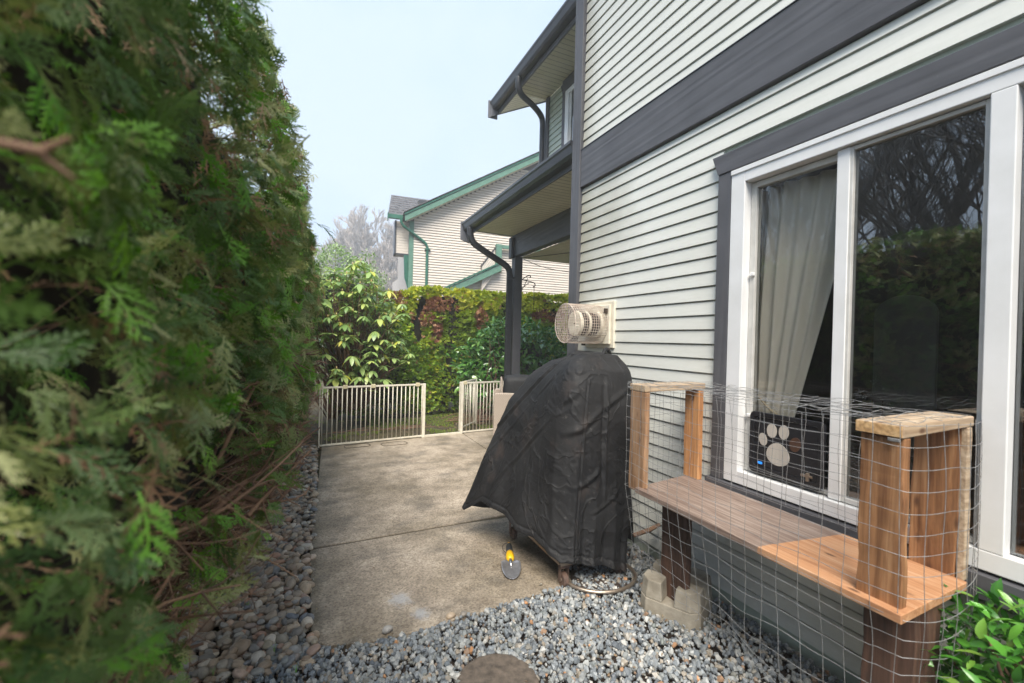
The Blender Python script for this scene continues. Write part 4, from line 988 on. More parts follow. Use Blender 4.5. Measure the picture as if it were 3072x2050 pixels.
ch = thing('wicker_chair', (2.95, 6.25, 0), 'beige wicker armchair with curved arms beside the fence', 'chair')
def armp(y0, y1):
    pl = [(2.56, .05), (2.56, .86), (2.58, .90), (2.75, .905), (2.92, .90), (3.05, .87), (3.15, .80), (3.20, .70), (3.20, .05)]
    return MB().prism(pl, y0, y1, lambda p, q, t: (p, t, q))
obj('arm', armp(6.0, 6.08), M['wicker'], ch, bevel=.015); obj('arm', armp(6.62, 6.70), M['wicker'], ch, bevel=.015)
obj('seat', MB().box(2.66, 3.18, 6.081, 6.619, .20, .42), M['wicker'], ch, bevel=.015)
obj('backrest', MB().hexa([(2.68, 6.10, .43), (2.72, 6.10, .43), (2.72, 6.60, .43), (2.68, 6.60, .43), (2.655, 6.14, 1.11), (2.685, 6.14, 1.11), (2.685, 6.58, 1.11), (2.655, 6.58, 1.11)]), M['wicker'], ch, bevel=.015)
def cush(cx, cy_, cz_, lx, ly, lz, ex=.45):
    def f(u, v):
        a, b = (u-.5)*2*math.pi, (v-.5)*math.pi; s = lambda q: math.copysign(abs(q)**ex, q)
        x, y, z = s(math.cos(b))*s(math.cos(a)), s(math.cos(b))*s(math.sin(a)), s(math.sin(b))
        n_ = 1+.06*mnoise.noise(Vector((x*2, y*2, z*2+cx)))
        return (cx+x*lx*n_, cy_+y*ly*n_, cz_+z*lz*n_)
    return grid_mesh(f, 48, 24)
tag(obj('back_cushion', cush(2.98, 6.33, .97, .28, .22, .19), M['blackfab'], smooth=True), 'black fabric cushion standing on the wicker chair', 'cushion')
tag(obj('seat_cushion', cush(2.93, 6.35, .47, .26, .26, .055), M['blackfab'], smooth=True), 'flat black seat pad on the wicker chair', 'cushion')

ch.rotation_euler = (0, 0, R(-22))
for nm in ('back_cushion', 'seat_cushion'):
    o = bpy.data.objects[nm]; o.matrix_world = Matrix.Translation(ch.location) @ Matrix.Rotation(R(-22), 4, 'Z') @ Matrix.Translation(-ch.location)

# plant hooks on the patio post
def hook(name, label, pts, extra, chain=True):
    t = thing(name, pts[0], label, 'plant hook', 'plant hooks on the patio post')
    obj('arm', MB().tube(curve_pts(pts, 6), .009, 6), M['black'], t, smooth=True)
    obj('brace', MB().tube(extra, .007, 6), M['black'], t)
    return t
hook('plant_hook', 'short black scroll hook nearer the top of the patio post', [(3.572, 7.60, 2.86), (3.66, 7.57, 2.93), (3.72, 7.55, 2.955), (3.745, 7.55, 2.93), (3.72, 7.55, 2.91)], [(3.572, 7.60, 2.62), (3.69, 7.56, 2.90)])
hk = hook('plant_hook', 'long black hook with a hanging chain reaching out from the patio post', [(3.572, 7.66, 2.88), (3.72, 7.70, 2.875), (3.90, 7.75, 2.86), (3.955, 7.76, 2.82), (3.93, 7.76, 2.77), (3.91, 7.75, 2.79)], [(3.572, 7.66, 2.68), (3.80, 7.73, 2.84)])
for k in range(11):
    z = 2.77-k*.042; r_ = .016
    pts = [(3.935+(r_*.5*math.cos(a) if k % 2 else 0), 7.76+(0 if k % 2 else r_*.5*math.cos(a)), z+r_*1.5*math.sin(a)) for a in np.linspace(0, 2*math.pi, 11)]
    obj('chain_link', MB().tube(pts, .003, 4, cap=False), M['black'], hk)
cb = obj('cable', MB().tube(curve_pts([(3.56, 7.5, 3.27), (3.7, 7.2, 3.262), (4.3, 6.0, 3.255), (4.6, 5.3, 3.25)], 8), .006, 5).tube(curve_pts([(3.58, 7.55, 3.26), (3.9, 7.5, 3.15), (4.3, 7.5, 3.10), (4.7, 7.5, 3.09)], 6), .006, 5), M['black'], smooth=True)
tag(cb, 'thin dark cable strung along the patio ceiling from the post', 'cable')

# ================================================================== NEIGHBOUR HOUSE
c0 = Vector((3.38, 17, 0)); du = Vector((math.cos(R(4)), -math.sin(R(4)), 0)); dw = Vector((math.sin(R(4)), math.cos(R(4)), 0))
NP = lambda u, w_, z: tuple(c0+du*u+dw*w_+Vector((0, 0, z)))
nb = thing('neighbour_house', tuple(c0), 'cream sided neighbouring house with green trim and grey shingled roof behind the back hedge', 'house')
def nbox(name, u0, u1, w0, w1, z0, z1, mat, bevel=0, **k):
    mb = MB().hexa([NP(u0, w0, z0), NP(u1, w0, z0), NP(u1, w1, z0), NP(u0, w1, z0), NP(u0, w0, z1), NP(u1, w0, z1), NP(u1, w1, z1), NP(u0, w1, z1)])
    return obj(name, mb, mat, nb, bevel=bevel, **k)
rake = lambda u: 6.27 + (u+.39)*.588          # top edge of the rake
for k in range(84):
    z0 = .3+k*S
    u1 = 9.0; u0 = .0
    if z0 > 6.15: u0 = max(0, (z0-5.98-.27)/.588 + .1)
    if u0 > 8.5: break
    poly = [(0, z0), (.015, z0+S-.028), (.056, z0+S-.028), (.056, z0+S+.004), (.06, z0+S+.004), (.06, z0)]
    n = len(poly); vs = [NP(u0, p-.06, q) for p, q in poly]+[NP(u1, p-.06, q) for p, q in poly]
    obj('siding_board', MB().add(vs, [tuple(range(n))[::-1], tuple(range(n, 2*n))]+[(i, (i+1) % n, n+(i+1) % n, n+i) for i in range(n)]), M['siding_n'], nb)
obj('wall_core', MB().prism([(0.0, 0), (9, 0), (9, 10.9), (0.0, 6.0)], .001, 6, lambda p, q, t: NP(p, t, q)), M['siding_n'], nb)
nbox('corner_board', -.17, -.002, -.05, .1, 0, 6.15, M['green'])
def nslant(name, a, b, w0, w1, th, mat):    # slanted board between (u,z) a and b, th thick downward
    (u0, z0), (u1, z1) = a, b
    return obj(name, MB().hexa([NP(u0, w0, z0-th), NP(u1, w0, z1-th), NP(u1, w1, z1-th), NP(u0, w1, z0-th), NP(u0, w0, z0), NP(u1, w0, z1), NP(u1, w1, z1), NP(u0, w1, z0)]), mat, nb, bevel=.004)
nslant('rake_board', (-.39, 6.25), (8.5, 11.48), -.42, -.38, .22, M['green'])
nslant('rake_drip_board', (-.41, 6.33), (8.5, 11.57), -.45, -.36, .075, M['green_d'])
nslant('rake_shingle_edge', (-.43, 6.375), (8.5, 11.62), -.48, 3.0, .03, M['shingle'])
nslant('rake_soffit', (-.30, 6.10), (8.5, 11.28), -.378, .0, .015, M['soffit'])
nbox('gutter', -.96, -.42, -.12, .03, 6.17, 6.33, M['green_d'], .01)
nbox('gutter_end', -.99, -.962, -.15, .06, 6.08, 6.36, M['green_d'], .005)
# roof that faces the yard: shingle courses
for r_ in range(9):
    za, zc = 6.36+r_*.175, 6.36+(r_+1)*.175; wa, wc = .06+r_*.30, .06+(r_+1)*.30
    sh = MB(); u = -.95 + .035*r_; rr = random.Random(r_)
    while u < 6.5:
        wd = rr.uniform(.14, .30); dz_ = rr.uniform(0, .014)
        sh.hexa([NP(u, wa, za-.005), NP(u+wd, wa, za-.005), NP(u+wd, wc+.05, zc), NP(u, wc+.05, zc), NP(u, wa, za+.014+dz_), NP(u+wd, wa, za+.014+dz_), NP(u+wd, wc+.05, zc+.006), NP(u, wc+.05, zc+.006)]); u += wd+.004
    obj('shingle_course', sh, M['shingle'], nb, kind='stuff')
nbox('roof_vent', .42, .78, 1.9, 2.2, 7.35, 7.62, M['gutter'], .01)
# projecting bay end under the eave return
for k in range(13):
    z0 = 4.93+k*S
    if z0 > 6.1: break
    obj('bay_siding_board', MB().hexa([NP(-.64, .20, z0), NP(-.17, .20, z0), NP(-.17, .25, z0), NP(-.64, .25, z0), NP(-.64, .205, z0+.095), NP(-.17, .205, z0+.095), NP(-.17, .25, z0+.1), NP(-.64, .25, z0+.1)]), M['siding_n'], nb)
nbox('bay_edge_board', -.70, -.642, .15, .6, 4.86, 6.17, M['gutter'])
nbox('bay_bottom_board', -.70, -.17, .15, .6, 4.86, 4.925, M['gutter'])
nbox('bay_core', -.64, -.17, .251, .6, 4.93, 6.17, M['siding_n'])
obj('bay_brace', MB().hexa([NP(-.30, .1, 4.0), NP(-.17, .1, 3.6), NP(-.17, .2, 3.6), NP(-.30, .2, 4.0), NP(-.34, .1, 4.86), NP(-.17, .1, 4.86), NP(-.17, .2, 4.86), NP(-.34, .2, 4.86)]), M['green_d'], nb)
dsn = MB().tube([NP(*p) for p in ((-.50, -.22, 6.17), (-.50, -.22, 6.03), (-.42, -.20, 5.90), (.30, -.08, 5.46), (.46, -.07, 5.34), (.52, -.07, 5.20), (.52, -.07, .2))], .055, 8)
obj('downspout', dsn, M['green_d'], nb, smooth=False)
nbox('downspout_strap', .42, .63, -.14, -.02, 5.10, 5.15, M['green_d'])
# stair wall with sloping cap
nslant('stair_cap_board', (1.2, 3.62), (3.48, 4.80), -.35, -.10, .30, M['green'])
nslant('stair_cap_drip', (1.2, 3.70), (3.50, 4.89), -.40, -.10, .07, M['green_d'])
nbox('stair_post', 3.25, 3.49, -.30, -.12, 4.45, 5.57, M['green'])
nbox('stair_rail', 3.492, 5.2, -.28, -.16, 5.42, 5.56, M['green'])
for k in range(8):
    zo = k*.125
    nslant('stair_siding_board', (2.70, 4.62-zo), (3.24, 5.38-zo), -.20, -.10, .112, M['siding_n'])
nslant('stair_siding_cap', (2.66, 4.68), (3.24, 5.46), -.24, -.08, .05, M['gutter'])

fh = thing('distant_house', (5.4, 30, 0), 'small grey roofed building with green gutter far off beside the neighbouring house corner', 'house')
obj('roof', MB().hexa([(5.1, 30, 5.85), (7.5, 30, 5.85), (7.5, 32.5, 7.3), (5.3, 32.5, 7.3), (5.1, 30, 5.9), (7.5, 30, 5.9), (7.5, 32.5, 7.35), (5.3, 32.5, 7.35)]), M['shingle'], fh)
obj('gutter', MB().box(5.08, 7.5, 29.85, 29.98, 5.72, 5.86), M['green_d'], fh)
obj('wall', MB().box(5.25, 7.5, 30.1, 34, 0, 5.8), M['siding_n'], fh)

# ================================================================== PLANTS
def ptube(mb, a, b, r0_, r1_, n=5, bend=.1, seg=4, rr=random):
    a, b = Vector(a), Vector(b); L = (b-a).length; off = Vector((rr.gauss(0, 1), rr.gauss(0, 1), rr.gauss(0, 1)))*bend*L
    pts = [a.lerp(b, i/seg) + off*math.sin(math.pi*i/seg) for i in range(seg+1)]
    mb.tube(pts, [r0_+(r1_-r0_)*i/seg for i in range(seg+1)], n, cap=False); return pts

# ---- the tall cedar hedge beside the path
SPR = [cedar_spray(i, M['cedar'], 1, 11, 1.0, .22+.12*i) for i in range(4)] + [cedar_spray(9, M['cedar_b'], 1, 11, 1., .15), cedar_spray(10, M['cedar_b'], 1, 9, 1.1, .3), cedar_spray(11, M['cedar_brown'], 1, 8, .7, .25), cedar_spray(12, M['cedar_olive'], 1, 10, 1., .4)]
hedge = thing('cedar_hedge', (-1.1, 4, 0), 'tall dense cedar hedge with brown twigs leaning over the pebble strip', 'hedge')
def face_x(y, z):
    x = -.02 - .13*max(0, (3.2-y)/3.0)**1.2 - .09*max(0, 1.1-y)
    kz = 0.42 if y < 3.8 else max(.10, .42-.32*(y-3.8)/2.0)
    if z < 1.25: x -= kz*((1.25-z)/.65)**1.4
    if z > 2.40: x -= .42*((z-2.40)/.6)**2
    x += .08*mnoise.noise(Vector((y*1.6, z*1.6, 5))) + .075*mnoise.noise(Vector((y*4.2, z*4.6, 9)))
    return x
def zmin_h(y): return .48 if y < 3.6 else max(.12, .48-.36*(y-3.6)/1.6)
items = []
rr = random.Random(5)
def add_spray(y, z, depth, s, idx=None):
    x = face_x(y, z)-depth
    d = Vector((.65+rr.gauss(0, .4), rr.gauss(.1, .6), rr.gauss(-.25, .6)))
    if z > 2.5: d.z += .5
    nrm = Vector((.6+rr.gauss(0, .8), rr.gauss(0, .8), .8+rr.gauss(0, .5)))
    if idx is None:
        q = rr.random()+.5*mnoise.noise(Vector((y*2, z*2, 33)))+.16*max(0, y-3.5)/3  # bright sprays grow commoner toward the far end, painting its lit edge
        idx = rr.choice([4, 5]) if q > .90 else (6 if q < .10 else rr.randrange(4))
        if idx < 4 and mnoise.noise(Vector((y*2.7, z*2.7, 61)))+rr.gauss(0, .18) > .10: idx = 7
    sc_ = s*rr.uniform(.7, 1.25)
    dn_ = d.normalized(); p = Vector((x, y, z)) - dn_*sc_*.75
    items.append((p, frame_euler(d, nrm), (sc_, sc_, sc_), idx))
def hz_top(y): return 2.86 + .10*mnoise.noise(Vector((y*1.5, 0, 2))) + .35*max(0, 1.6-y)/1.6
A = 0
for _ in range(36000):
    y = rr.uniform(.12, 8.4)
    if y > 4.5 and rr.random() < .3: continue
    zt_h = hz_top(y); z = rr.uniform(zmin_h(y), zt_h)
    holes = mnoise.noise(Vector((y*1.9, z*1.9, 50)))
    if holes > .20 and rr.random() < .85: continue
    if mnoise.noise(Vector((y*5.5, z*5.5, 90))) > .22 and rr.random() < .8: continue
    if z < 1.35 and y < 4.2 and rr.random() < .58: continue
    dp = abs(rr.gauss(0, .06)) if rr.random() < .55 else rr.uniform(.05, .55)
    s = .092 if y > 1.2 else .085
    add_spray(y, z, dp, s)
for _ in range(12000):                                   # top and far end, and the filling behind the face
    y = rr.uniform(-.8, 8.4); z = rr.uniform(.6, hz_top(y)+.08); add_spray(y, z, rr.uniform(.3, 1.5), .18)
for _ in range(1600):                                   # far end face
    x = rr.uniform(-2, -.05); z = rr.uniform(.1, 2.8); d = Vector((rr.gauss(0, .5), .8, rr.gauss(-.1, .4)))
    items.append((Vector((x, 8.4, z)), frame_euler(d, Vector((0, .4, 1))), (.15,)*3, rr.randrange(4)))
for (x, y, z, d, s, k) in ((-.03, 3.35, 2.50, (.95, .15, -.28), .20, 1), (-.05, 3.3, 2.45, (.3, .1, -.9), .16, 2), (-.36, .95, 1.16, (.9, .25, -.06), .15, 4), (-.42, .86, 1.33, (.8, .3, .25), .12, 5), (-.22, 1.6, 1.45, (.8, .1, -.4), .12, 4), (-.16, 1.55, 2.05, (.7, .3, -.5), .13, 5)):
    items.append((Vector((x, y, z)), frame_euler(Vector(d), Vector((.1, 0, 1))), (s,)*3, k))
gn_scatter('foliage', SPR, items, hedge)
# inner shade painted as a near-black sheet; then trunks and twigs
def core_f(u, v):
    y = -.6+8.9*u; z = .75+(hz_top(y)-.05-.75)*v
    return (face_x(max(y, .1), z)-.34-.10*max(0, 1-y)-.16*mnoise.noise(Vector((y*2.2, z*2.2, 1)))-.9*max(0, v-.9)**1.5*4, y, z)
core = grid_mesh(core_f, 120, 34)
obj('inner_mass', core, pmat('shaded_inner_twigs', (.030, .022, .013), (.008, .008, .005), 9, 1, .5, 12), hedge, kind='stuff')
for i, y in enumerate((1.35, 2.05, 2.75, 3.5, 4.3, 5.1, 5.9, 6.7, 7.5)):
    mb = MB(); x = -1.05+rr.gauss(0, .06)
    mb.tube(curve_pts([(x, y, -.05), (x+.06+rr.gauss(0, .03), y+rr.gauss(0, .05), .5), (x+.16, y+rr.gauss(0, .1), 1.1), (x+.05, y, 2.6)], 5), [.075-.0028*k for k in range(16)], 9)
    obj('trunk', mb, M['bark'], hedge, smooth=True)
mb = MB(); mb.tube(curve_pts([(-1.0, 2.35, -.02), (-.86, 2.72, .45), (-.74, 3.15, .82), (-.60, 3.8, 1.25)], 6), [.07-.0022*k for k in range(19)], 9); obj('trunk', mb, M['bark'], hedge, smooth=True, label='thick reddish leaning stem low in the hedge')
tw1, tw2 = MB(), MB()
for i in range(1100):
    y = rr.uniform(.3, 7.8) if rr.random() < .35 else rr.uniform(1.6, 5.5); low = rr.random() < .78
    z = rr.uniform(.35, 1.35) if low else rr.uniform(1.2, 2.6)
    xf = face_x(y, max(z, .5)) + (rr.uniform(-.10, .035) if z < 1.7 else rr.uniform(-.22, -.12)); xs = xf-rr.uniform(.12, .4)
    a = (xs, y+rr.gauss(0, .16)-.08, z+rr.gauss(-.08, .14)); b = (xf, y+rr.gauss(.05, .14), z+rr.gauss(.02, .12))
    r_ = rr.uniform(.0015, .0045) if rr.random() < .85 else rr.uniform(.005, .009)
    pts = ptube(tw1 if rr.random() < .5 else tw2, a, b, r_*1.3, r_*.5, 5, .14, 5, rr)
    for _ in range(4):
        q = pts[rr.randrange(2, 5)]; ptube(tw1 if rr.random() < .5 else tw2, q, q+Vector((rr.uniform(.02, .12), rr.gauss(.05, .07), rr.gauss(.0, .06))), r_*.6, r_*.3, 4, .06, 3, rr)
for i in range(150):                                   # long bare shoots in the low middle of the hedge
    y = rr.uniform(2.0, 5.0); a = Vector((-.85+rr.gauss(0, .08), y, rr.uniform(.3, .9))); b = a+Vector((rr.uniform(.3, .65), rr.uniform(.2, 1.1), rr.uniform(.15, .7)))
    b.x = min(b.x, face_x(b.y, b.z)+.02)
    ptube(tw1 if rr.random() < .6 else tw2, a, b, rr.uniform(.003, .008), .002, 5, .10, 7, rr)
for a, b, r_ in (((-.42, .36, 1.836), (-.150, .36, 1.826), .0042), ((-.75, 2.9, .42), (-.30, 3.45, .62), .007), ((-.55, 3.5, .35), (-.20, 3.9, .55), .006), ((-.5, 1.25, 1.25), (-.27, 1.5, 1.55), .006), ((-.40, .8, 2.15), (-.22, .95, 2.36), .005)):
    ptube(tw1, a, b, r_*1.1, r_*.8, 8, .02, 5, rr)
ptube(tw1, (-.155, .36, 1.826), (-.140, .365, 1.814), .003, .0015, 6, .02, 3, rr); ptube(tw1, (-.155, .36, 1.826), (-.138, .355, 1.836), .003, .0015, 6, .02, 3, rr)
for _ in range(14):
    y = rr.uniform(.5, 1.6); x = rr.uniform(-.75, -.45); ptube(tw1, (x, y, .0), (x+rr.gauss(0, .05), y+rr.gauss(0, .1), .7), .008, .006, 6, .03, 4, rr)
obj('tan_twigs', tw1, M['twig'], hedge, kind='stuff', smooth=True); obj('brown_twigs', tw2, M['twig2'], hedge, kind='stuff', smooth=True)

# ---- back hedge of arborvitae
THJ = []
def fan(seed, mat):
    r2 = random.Random(seed); mb = MB()
    for i in range(9):
        a = R(-62+15.5*i)+r2.gauss(0, .1); L = r2.uniform(.6, 1.0)*(1-.25*abs(i-4)/4); d = Vector((math.sin(a), math.cos(a), r2.gauss(0, .18))); s_ = Vector((math.cos(a), -math.sin(a), r2.gauss(0, .3)))
        w_ = .075; p = d*.08
        mb.add([p, p+d*L*.5-s_*w_, p+d*L, p+d*L*.5+s_*w_, p+d*L*.55+s_*w_*2.2+Vector((0, 0, .04)), p+d*L*.6-s_*w_*2.2], [(0, 1, 2, 3), (3, 4, 2), (1, 2, 5)])
    return mesh_from(mb, 'arborvitae_fan', mat)
for i, m in enumerate(('thuja', 'thuja', 'thuja_top', 'thuja_dark', 'thuja_brown')): THJ.append(fan(20+i, M[m]))
def brown_spot(x, z):
    for bx_, bz_, rx, rz in ((2.55, 2.45, .42, .18), (2.15, 2.1, .30, .22), (3.55, 2.15, .16, .34), (5.35, 2.33, .5, .16), (2.5, 1.9, .12, .3), (1.55, 2.55, .3, .1)):
        if ((x-bx_)/rx)**2+((z-bz_)/rz)**2 < 1+.8*mnoise.noise(Vector((x*5, z*5, 1))): return True
    return False
def shrub(cx, w_, top, idx, label):
    t = thing('arborvitae', (cx, 10.3, 0), label, 'shrub', 'arborvitae shrubs of the back hedge'); it = []; r2 = random.Random(int(cx*10))
    n = int(12500*w_/1.7)
    for _ in range(n):
        f = r2.random(); z = top*r2.random()**.85 if f < .93 else top
        z = max(.10, z); wz = (1-.14*(z/top)**7)*(1-.12*max(0, .5-z))
        a = r2.uniform(-1.75, 1.75); rx, ry = w_*.55*wz, .62*wz
        se = lambda q: math.copysign(abs(q)**.6, q)
        x = cx+se(math.sin(a))*rx; y = 10.25-se(math.cos(a))*ry
        bump_ = .10*mnoise.noise(Vector((x*2.4, z*2.4, 2))) + .07*mnoise.noise(Vector((x*5.5, z*5.5, 8)))
        x += math.sin(a)*bump_; y -= math.cos(a)*bump_ - r2.uniform(0, .12)
        if f >= .93: x = cx+r2.uniform(-1, 1)*rx*.95; y = 10.25+r2.uniform(-1, .6)*ry*.9; z = top-.05+.10*mnoise.noise(Vector((x*3, y*3, 4)))
        hole = mnoise.noise(Vector((x*1.7+4, z*1.4, 77)))
        if hole > .50: continue
        k = r2.choice([0, 1])
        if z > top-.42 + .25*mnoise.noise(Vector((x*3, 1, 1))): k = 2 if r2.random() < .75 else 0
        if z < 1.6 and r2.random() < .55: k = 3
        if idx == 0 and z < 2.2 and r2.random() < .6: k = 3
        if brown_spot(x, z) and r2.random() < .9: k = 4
        elif r2.random() < .03: k = 4
        d = Vector((math.sin(a)*.6+r2.gauss(0, .35), -math.cos(a)*.7+r2.gauss(0, .25), .35+r2.gauss(0, .5))); s = r2.uniform(.055, .105)
        it.append((Vector((x, y, z)), frame_euler(d, Vector((math.sin(a), -math.cos(a), .5+r2.gauss(0, .4)))), (s,)*3, k))
    gn_scatter('foliage', THJ, it, t)
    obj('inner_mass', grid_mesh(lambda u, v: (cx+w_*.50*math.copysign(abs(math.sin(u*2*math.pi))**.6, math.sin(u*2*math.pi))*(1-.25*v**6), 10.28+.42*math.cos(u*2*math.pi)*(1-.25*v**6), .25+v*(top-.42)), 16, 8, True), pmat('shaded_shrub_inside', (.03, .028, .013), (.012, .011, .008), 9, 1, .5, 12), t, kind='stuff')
    tb = MB()
    for k in range(4): ptube(tb, (cx+r2.gauss(0, .25), 10.1, -.05), (cx+r2.gauss(0, .3), 9.95, 1.6), .035, .02, 6, .06, 4, r2)
    obj('trunk', tb, M['bark'], t, smooth=True)
shrub(1.45, 2.0, 2.70, 0, 'green arborvitae shrub behind the rhododendron, lower half dark green')
shrub(2.85, 1.7, 2.84, 1, 'arborvitae shrub seen behind the fence opening, with large dead brown patches')
shrub(4.15, 1.35, 2.83, 2, 'arborvitae shrub directly behind the patio post and downspout')
shrub(5.55, 1.60, 2.88, 3, 'arborvitae shrub between the patio post and the wall vent, reddish patch near its top')
shrub(7.1, 1.60, 2.9, 4, 'arborvitae shrub hidden mostly by the grey corner board')

# ---- rhododendron
rh = thing('rhododendron', (.75, 8.55, 0), 'pale green rhododendron with drooping leaf whorls behind the long fence panel', 'shrub')
RL = [simple_leaf('rhododendron_leaf', M['rhodo'], .38, .12, .12), simple_leaf('rhododendron_leaf', M['rhodo'], .42, .06, .22), simple_leaf('rhododendron_leaf', M['rhodo_y'], .36, .12, .2)]
it = []; stems = MB(); buds = MB(); r2 = random.Random(3)
cl = []
tries = 0
while len(cl) < 290 and tries < 90000:
    tries += 1
    x = r2.uniform(-.15, 1.62); z = r2.uniform(.75, 3.15); y = r2.uniform(7.95, 9.15)
    cxz = .72 + .14*math.sin(z*2)
    if abs(x-cxz) > (.86 if z < 2.4 else .86-.75*(z-2.4)/.7): continue
    if x > 1.25 and z < 1.25: continue
    if z < 1.0 and r2.random() < .5: continue
    if any((Vector((x, y, z))-q).length < .115 for q in cl): continue
    cl.append(Vector((x, y, z)))
for c in cl:
    root = Vector((.72+.25*(c.x-.72), 8.6, max(.2, c.z*.35))); ptube(stems, root, c, .012, .005, 5, .08, 5, r2)
    droop = r2.uniform(-.1, .9) if c.z < 2.6 else r2.uniform(-.3, .6); n = r2.randrange(7, 11); L = r2.uniform(.15, .22); a0 = r2.random()*6
    for i in range(n):
        a = a0+2*math.pi*i/n; dr = -droop + r2.gauss(0, .2)
        d = Vector((math.cos(a), math.sin(a), dr)); 
        it.append((c+d.normalized()*.015, frame_euler(d, Vector((.0, 0, 1))), (L*r2.uniform(.6, 1.15),)*3, 2 if (r2.random() < .12 and droop > .4) else r2.randrange(2)))
    if c.z > 2.3 or r2.random() < .3:
        buds.tube([c, c+Vector((0, 0, .018)), c+Vector((0, 0, .045))], [.008, .013, .002], 6)
part_scatter('leaf', 'more_leaves', RL, it, rh, 300, order=lambda i: i[0].y)
obj('branch', stems, M['twig2'], rh, smooth=True); obj('buds', buds, M['bud'], rh, kind='stuff')

def leafy(name, loc, label, cat, leafname, protos, n, fn, size, nparts, twig=M['twig2'], kinds=None, seed=1, stems_n=26, core_=None):
    t = thing(name, loc, label, cat); it = []; r2 = random.Random(seed); sb = MB(); k = 0
    while k < n:
        p, nrm = fn(r2)
        if p is None: continue
        k += 1
        d = Vector((nrm.x*.7+r2.gauss(0, .6), nrm.y*.7+r2.gauss(0, .5), r2.gauss(.15, .55))); s = size*r2.uniform(.7, 1.2)
        it.append((p, frame_euler(d, nrm+Vector((r2.gauss(0, .4), r2.gauss(0, .4), .7))), (s,)*3, r2.randrange(len(protos))))
        if k % max(1, n//stems_n) == 0: ptube(sb, (loc[0]+r2.gauss(0, .06), loc[1]+r2.gauss(0, .06), .0), p, .014, .004, 5, .07, 5, r2)
    part_scatter(leafname, 'more_leaves', protos, it, t, nparts, order=lambda i: (i[0]-Vector((0, 0, 1.72))).length)
    obj('branch', sb, twig, t, smooth=True)
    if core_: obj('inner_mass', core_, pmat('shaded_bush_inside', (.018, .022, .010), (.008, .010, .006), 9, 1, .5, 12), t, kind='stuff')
    return t
def blob(cx, cy_, cz_, rx, ry, rz, front=True, nse=.25, ns=2.2):
    def f(r2):
        v = Vector((r2.gauss(0, 1), r2.gauss(0, 1), r2.gauss(0, 1))).normalized()
        if front and v.y > .45: return None, None
        m = 1+nse*mnoise.noise(v*ns+Vector((cx, 0, 0)))*1.6 - abs(r2.gauss(0, .12))
        p = Vector((cx+v.x*rx*m, cy_+v.y*ry*m, cz_+v.z*rz*m))
        return (p, v) if p.z > .05 else (None, None)
    return f
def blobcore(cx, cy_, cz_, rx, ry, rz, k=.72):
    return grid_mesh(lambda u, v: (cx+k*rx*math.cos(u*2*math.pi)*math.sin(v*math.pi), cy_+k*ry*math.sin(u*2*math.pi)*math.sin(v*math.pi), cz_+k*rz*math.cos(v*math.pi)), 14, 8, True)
LL = [simple_leaf('laurel_leaf', M['laurel'], .40, .14, .12, 4), simple_leaf('laurel_leaf', M['laurel'], .44, .08, .28, 4)]
leafy('laurel_bush', (4.3, 8.9, 0), 'glossy dark green laurel bush between the patio post and the grey corner board', 'shrub', 'leaf', LL, 3400, blob(4.2, 8.95, 1.15, 1.35, .55, .98), .15, 290, seed=4, core_=blobcore(4.2, 9.0, 1.1, 1.35, .5, .95, .66))
leafy('laurel_sapling', (3.15, 8.75, 0), 'loose pale leaved laurel sapling left of the patio post', 'shrub', 'leaf', LL, 420, blob(3.42, 8.7, 1.15, .34, .3, .85, True, .4), .13, 200, seed=6)
PL = [simple_leaf('privet_leaf', M['privet'], .46, .1, .1, 3), simple_leaf('privet_leaf', M['privet'], .5, .05, .2, 3)]
leafy('privet_bush', (.35, 9.7, 0), 'fine leaved grey-green privet bush rising behind the rhododendron', 'shrub', 'leaf', PL, 9000, blob(.30, 9.8, 2.35, 1.12, .7, 1.12, True, .22, 3), .062, 60, seed=8, core_=blobcore(.3, 9.9, 2.3, 1.1, .6, 1.0, .7))
def upshoot(mb): pass
WL = [simple_leaf('broad_leaf', M['wetleaf'], .42, .15, .25, 5), simple_leaf('broad_leaf', M['wetleaf'], .36, .1, .4, 5)]
def nearbush(r2):
    v = Vector((r2.gauss(0, 1), r2.gauss(0, 1), r2.gauss(0, 1))).normalized(); m = 1-abs(r2.gauss(0, .25))
    p = Vector((2.27+v.x*.25*m, .54+v.y*.42*m, .42+v.z*.46*m))
    return (p, v) if .03 < p.z and p.x < 2.47 and p.y < .97-.25*max(0, p.z-.55) else (None, None)
leafy('leafy_bush', (2.25, .55, 0), 'bright green broad leaved bush under the window sill beside the shelf', 'bush', 'leaf', WL, 2300, nearbush, .066, 295, seed=12)
# a few upright shoots beside the near shelf post
# ---- yard grass, litter and little weeds
def blade_mesh(mat):
    mb = MB()
    for i in range(5):
        a = i*1.3; d = Vector((math.cos(a)*.3, math.sin(a)*.3, 1)); s_ = Vector((-math.sin(a), math.cos(a), 0))*.06
        mb.add([-s_+Vector((math.cos(a)*.1, math.sin(a)*.1, 0)), s_+Vector((math.cos(a)*.1, math.sin(a)*.1, 0)), d*.6+s_*.6, d+Vector((math.cos(a)*.4, math.sin(a)*.4, -.1)), d*.6-s_*.6], [(0, 1, 2, 4), (4, 2, 3)])
    return mesh_from(mb, 'grass_tuft', mat)
it = []; r2 = random.Random(2)
for _ in range(16000):
    x = r2.uniform(-.5, 8); y = r2.uniform(7.6, 10.2)
    m = mnoise.noise(Vector((x*1.1, y*1.5, 3)))+.5*mnoise.noise(Vector((x*4, y*4, 3)))
    if m < -.12 + (.28 if (1.3 < x < 3.0 and y < 8.35) else 0) + (.25 if x < 1.0 else 0): continue
    s = r2.uniform(.018, .04); it.append((Vector((x, y, -.02)), Euler((0, 0, r2.random()*6)), (s*1.4, s*1.4, s), 0))
gr = gn_scatter('grass', [blade_mesh(M['grassb'])], it, None); gr['label'] = 'thin mossy grass on the yard behind the fence'
it = []
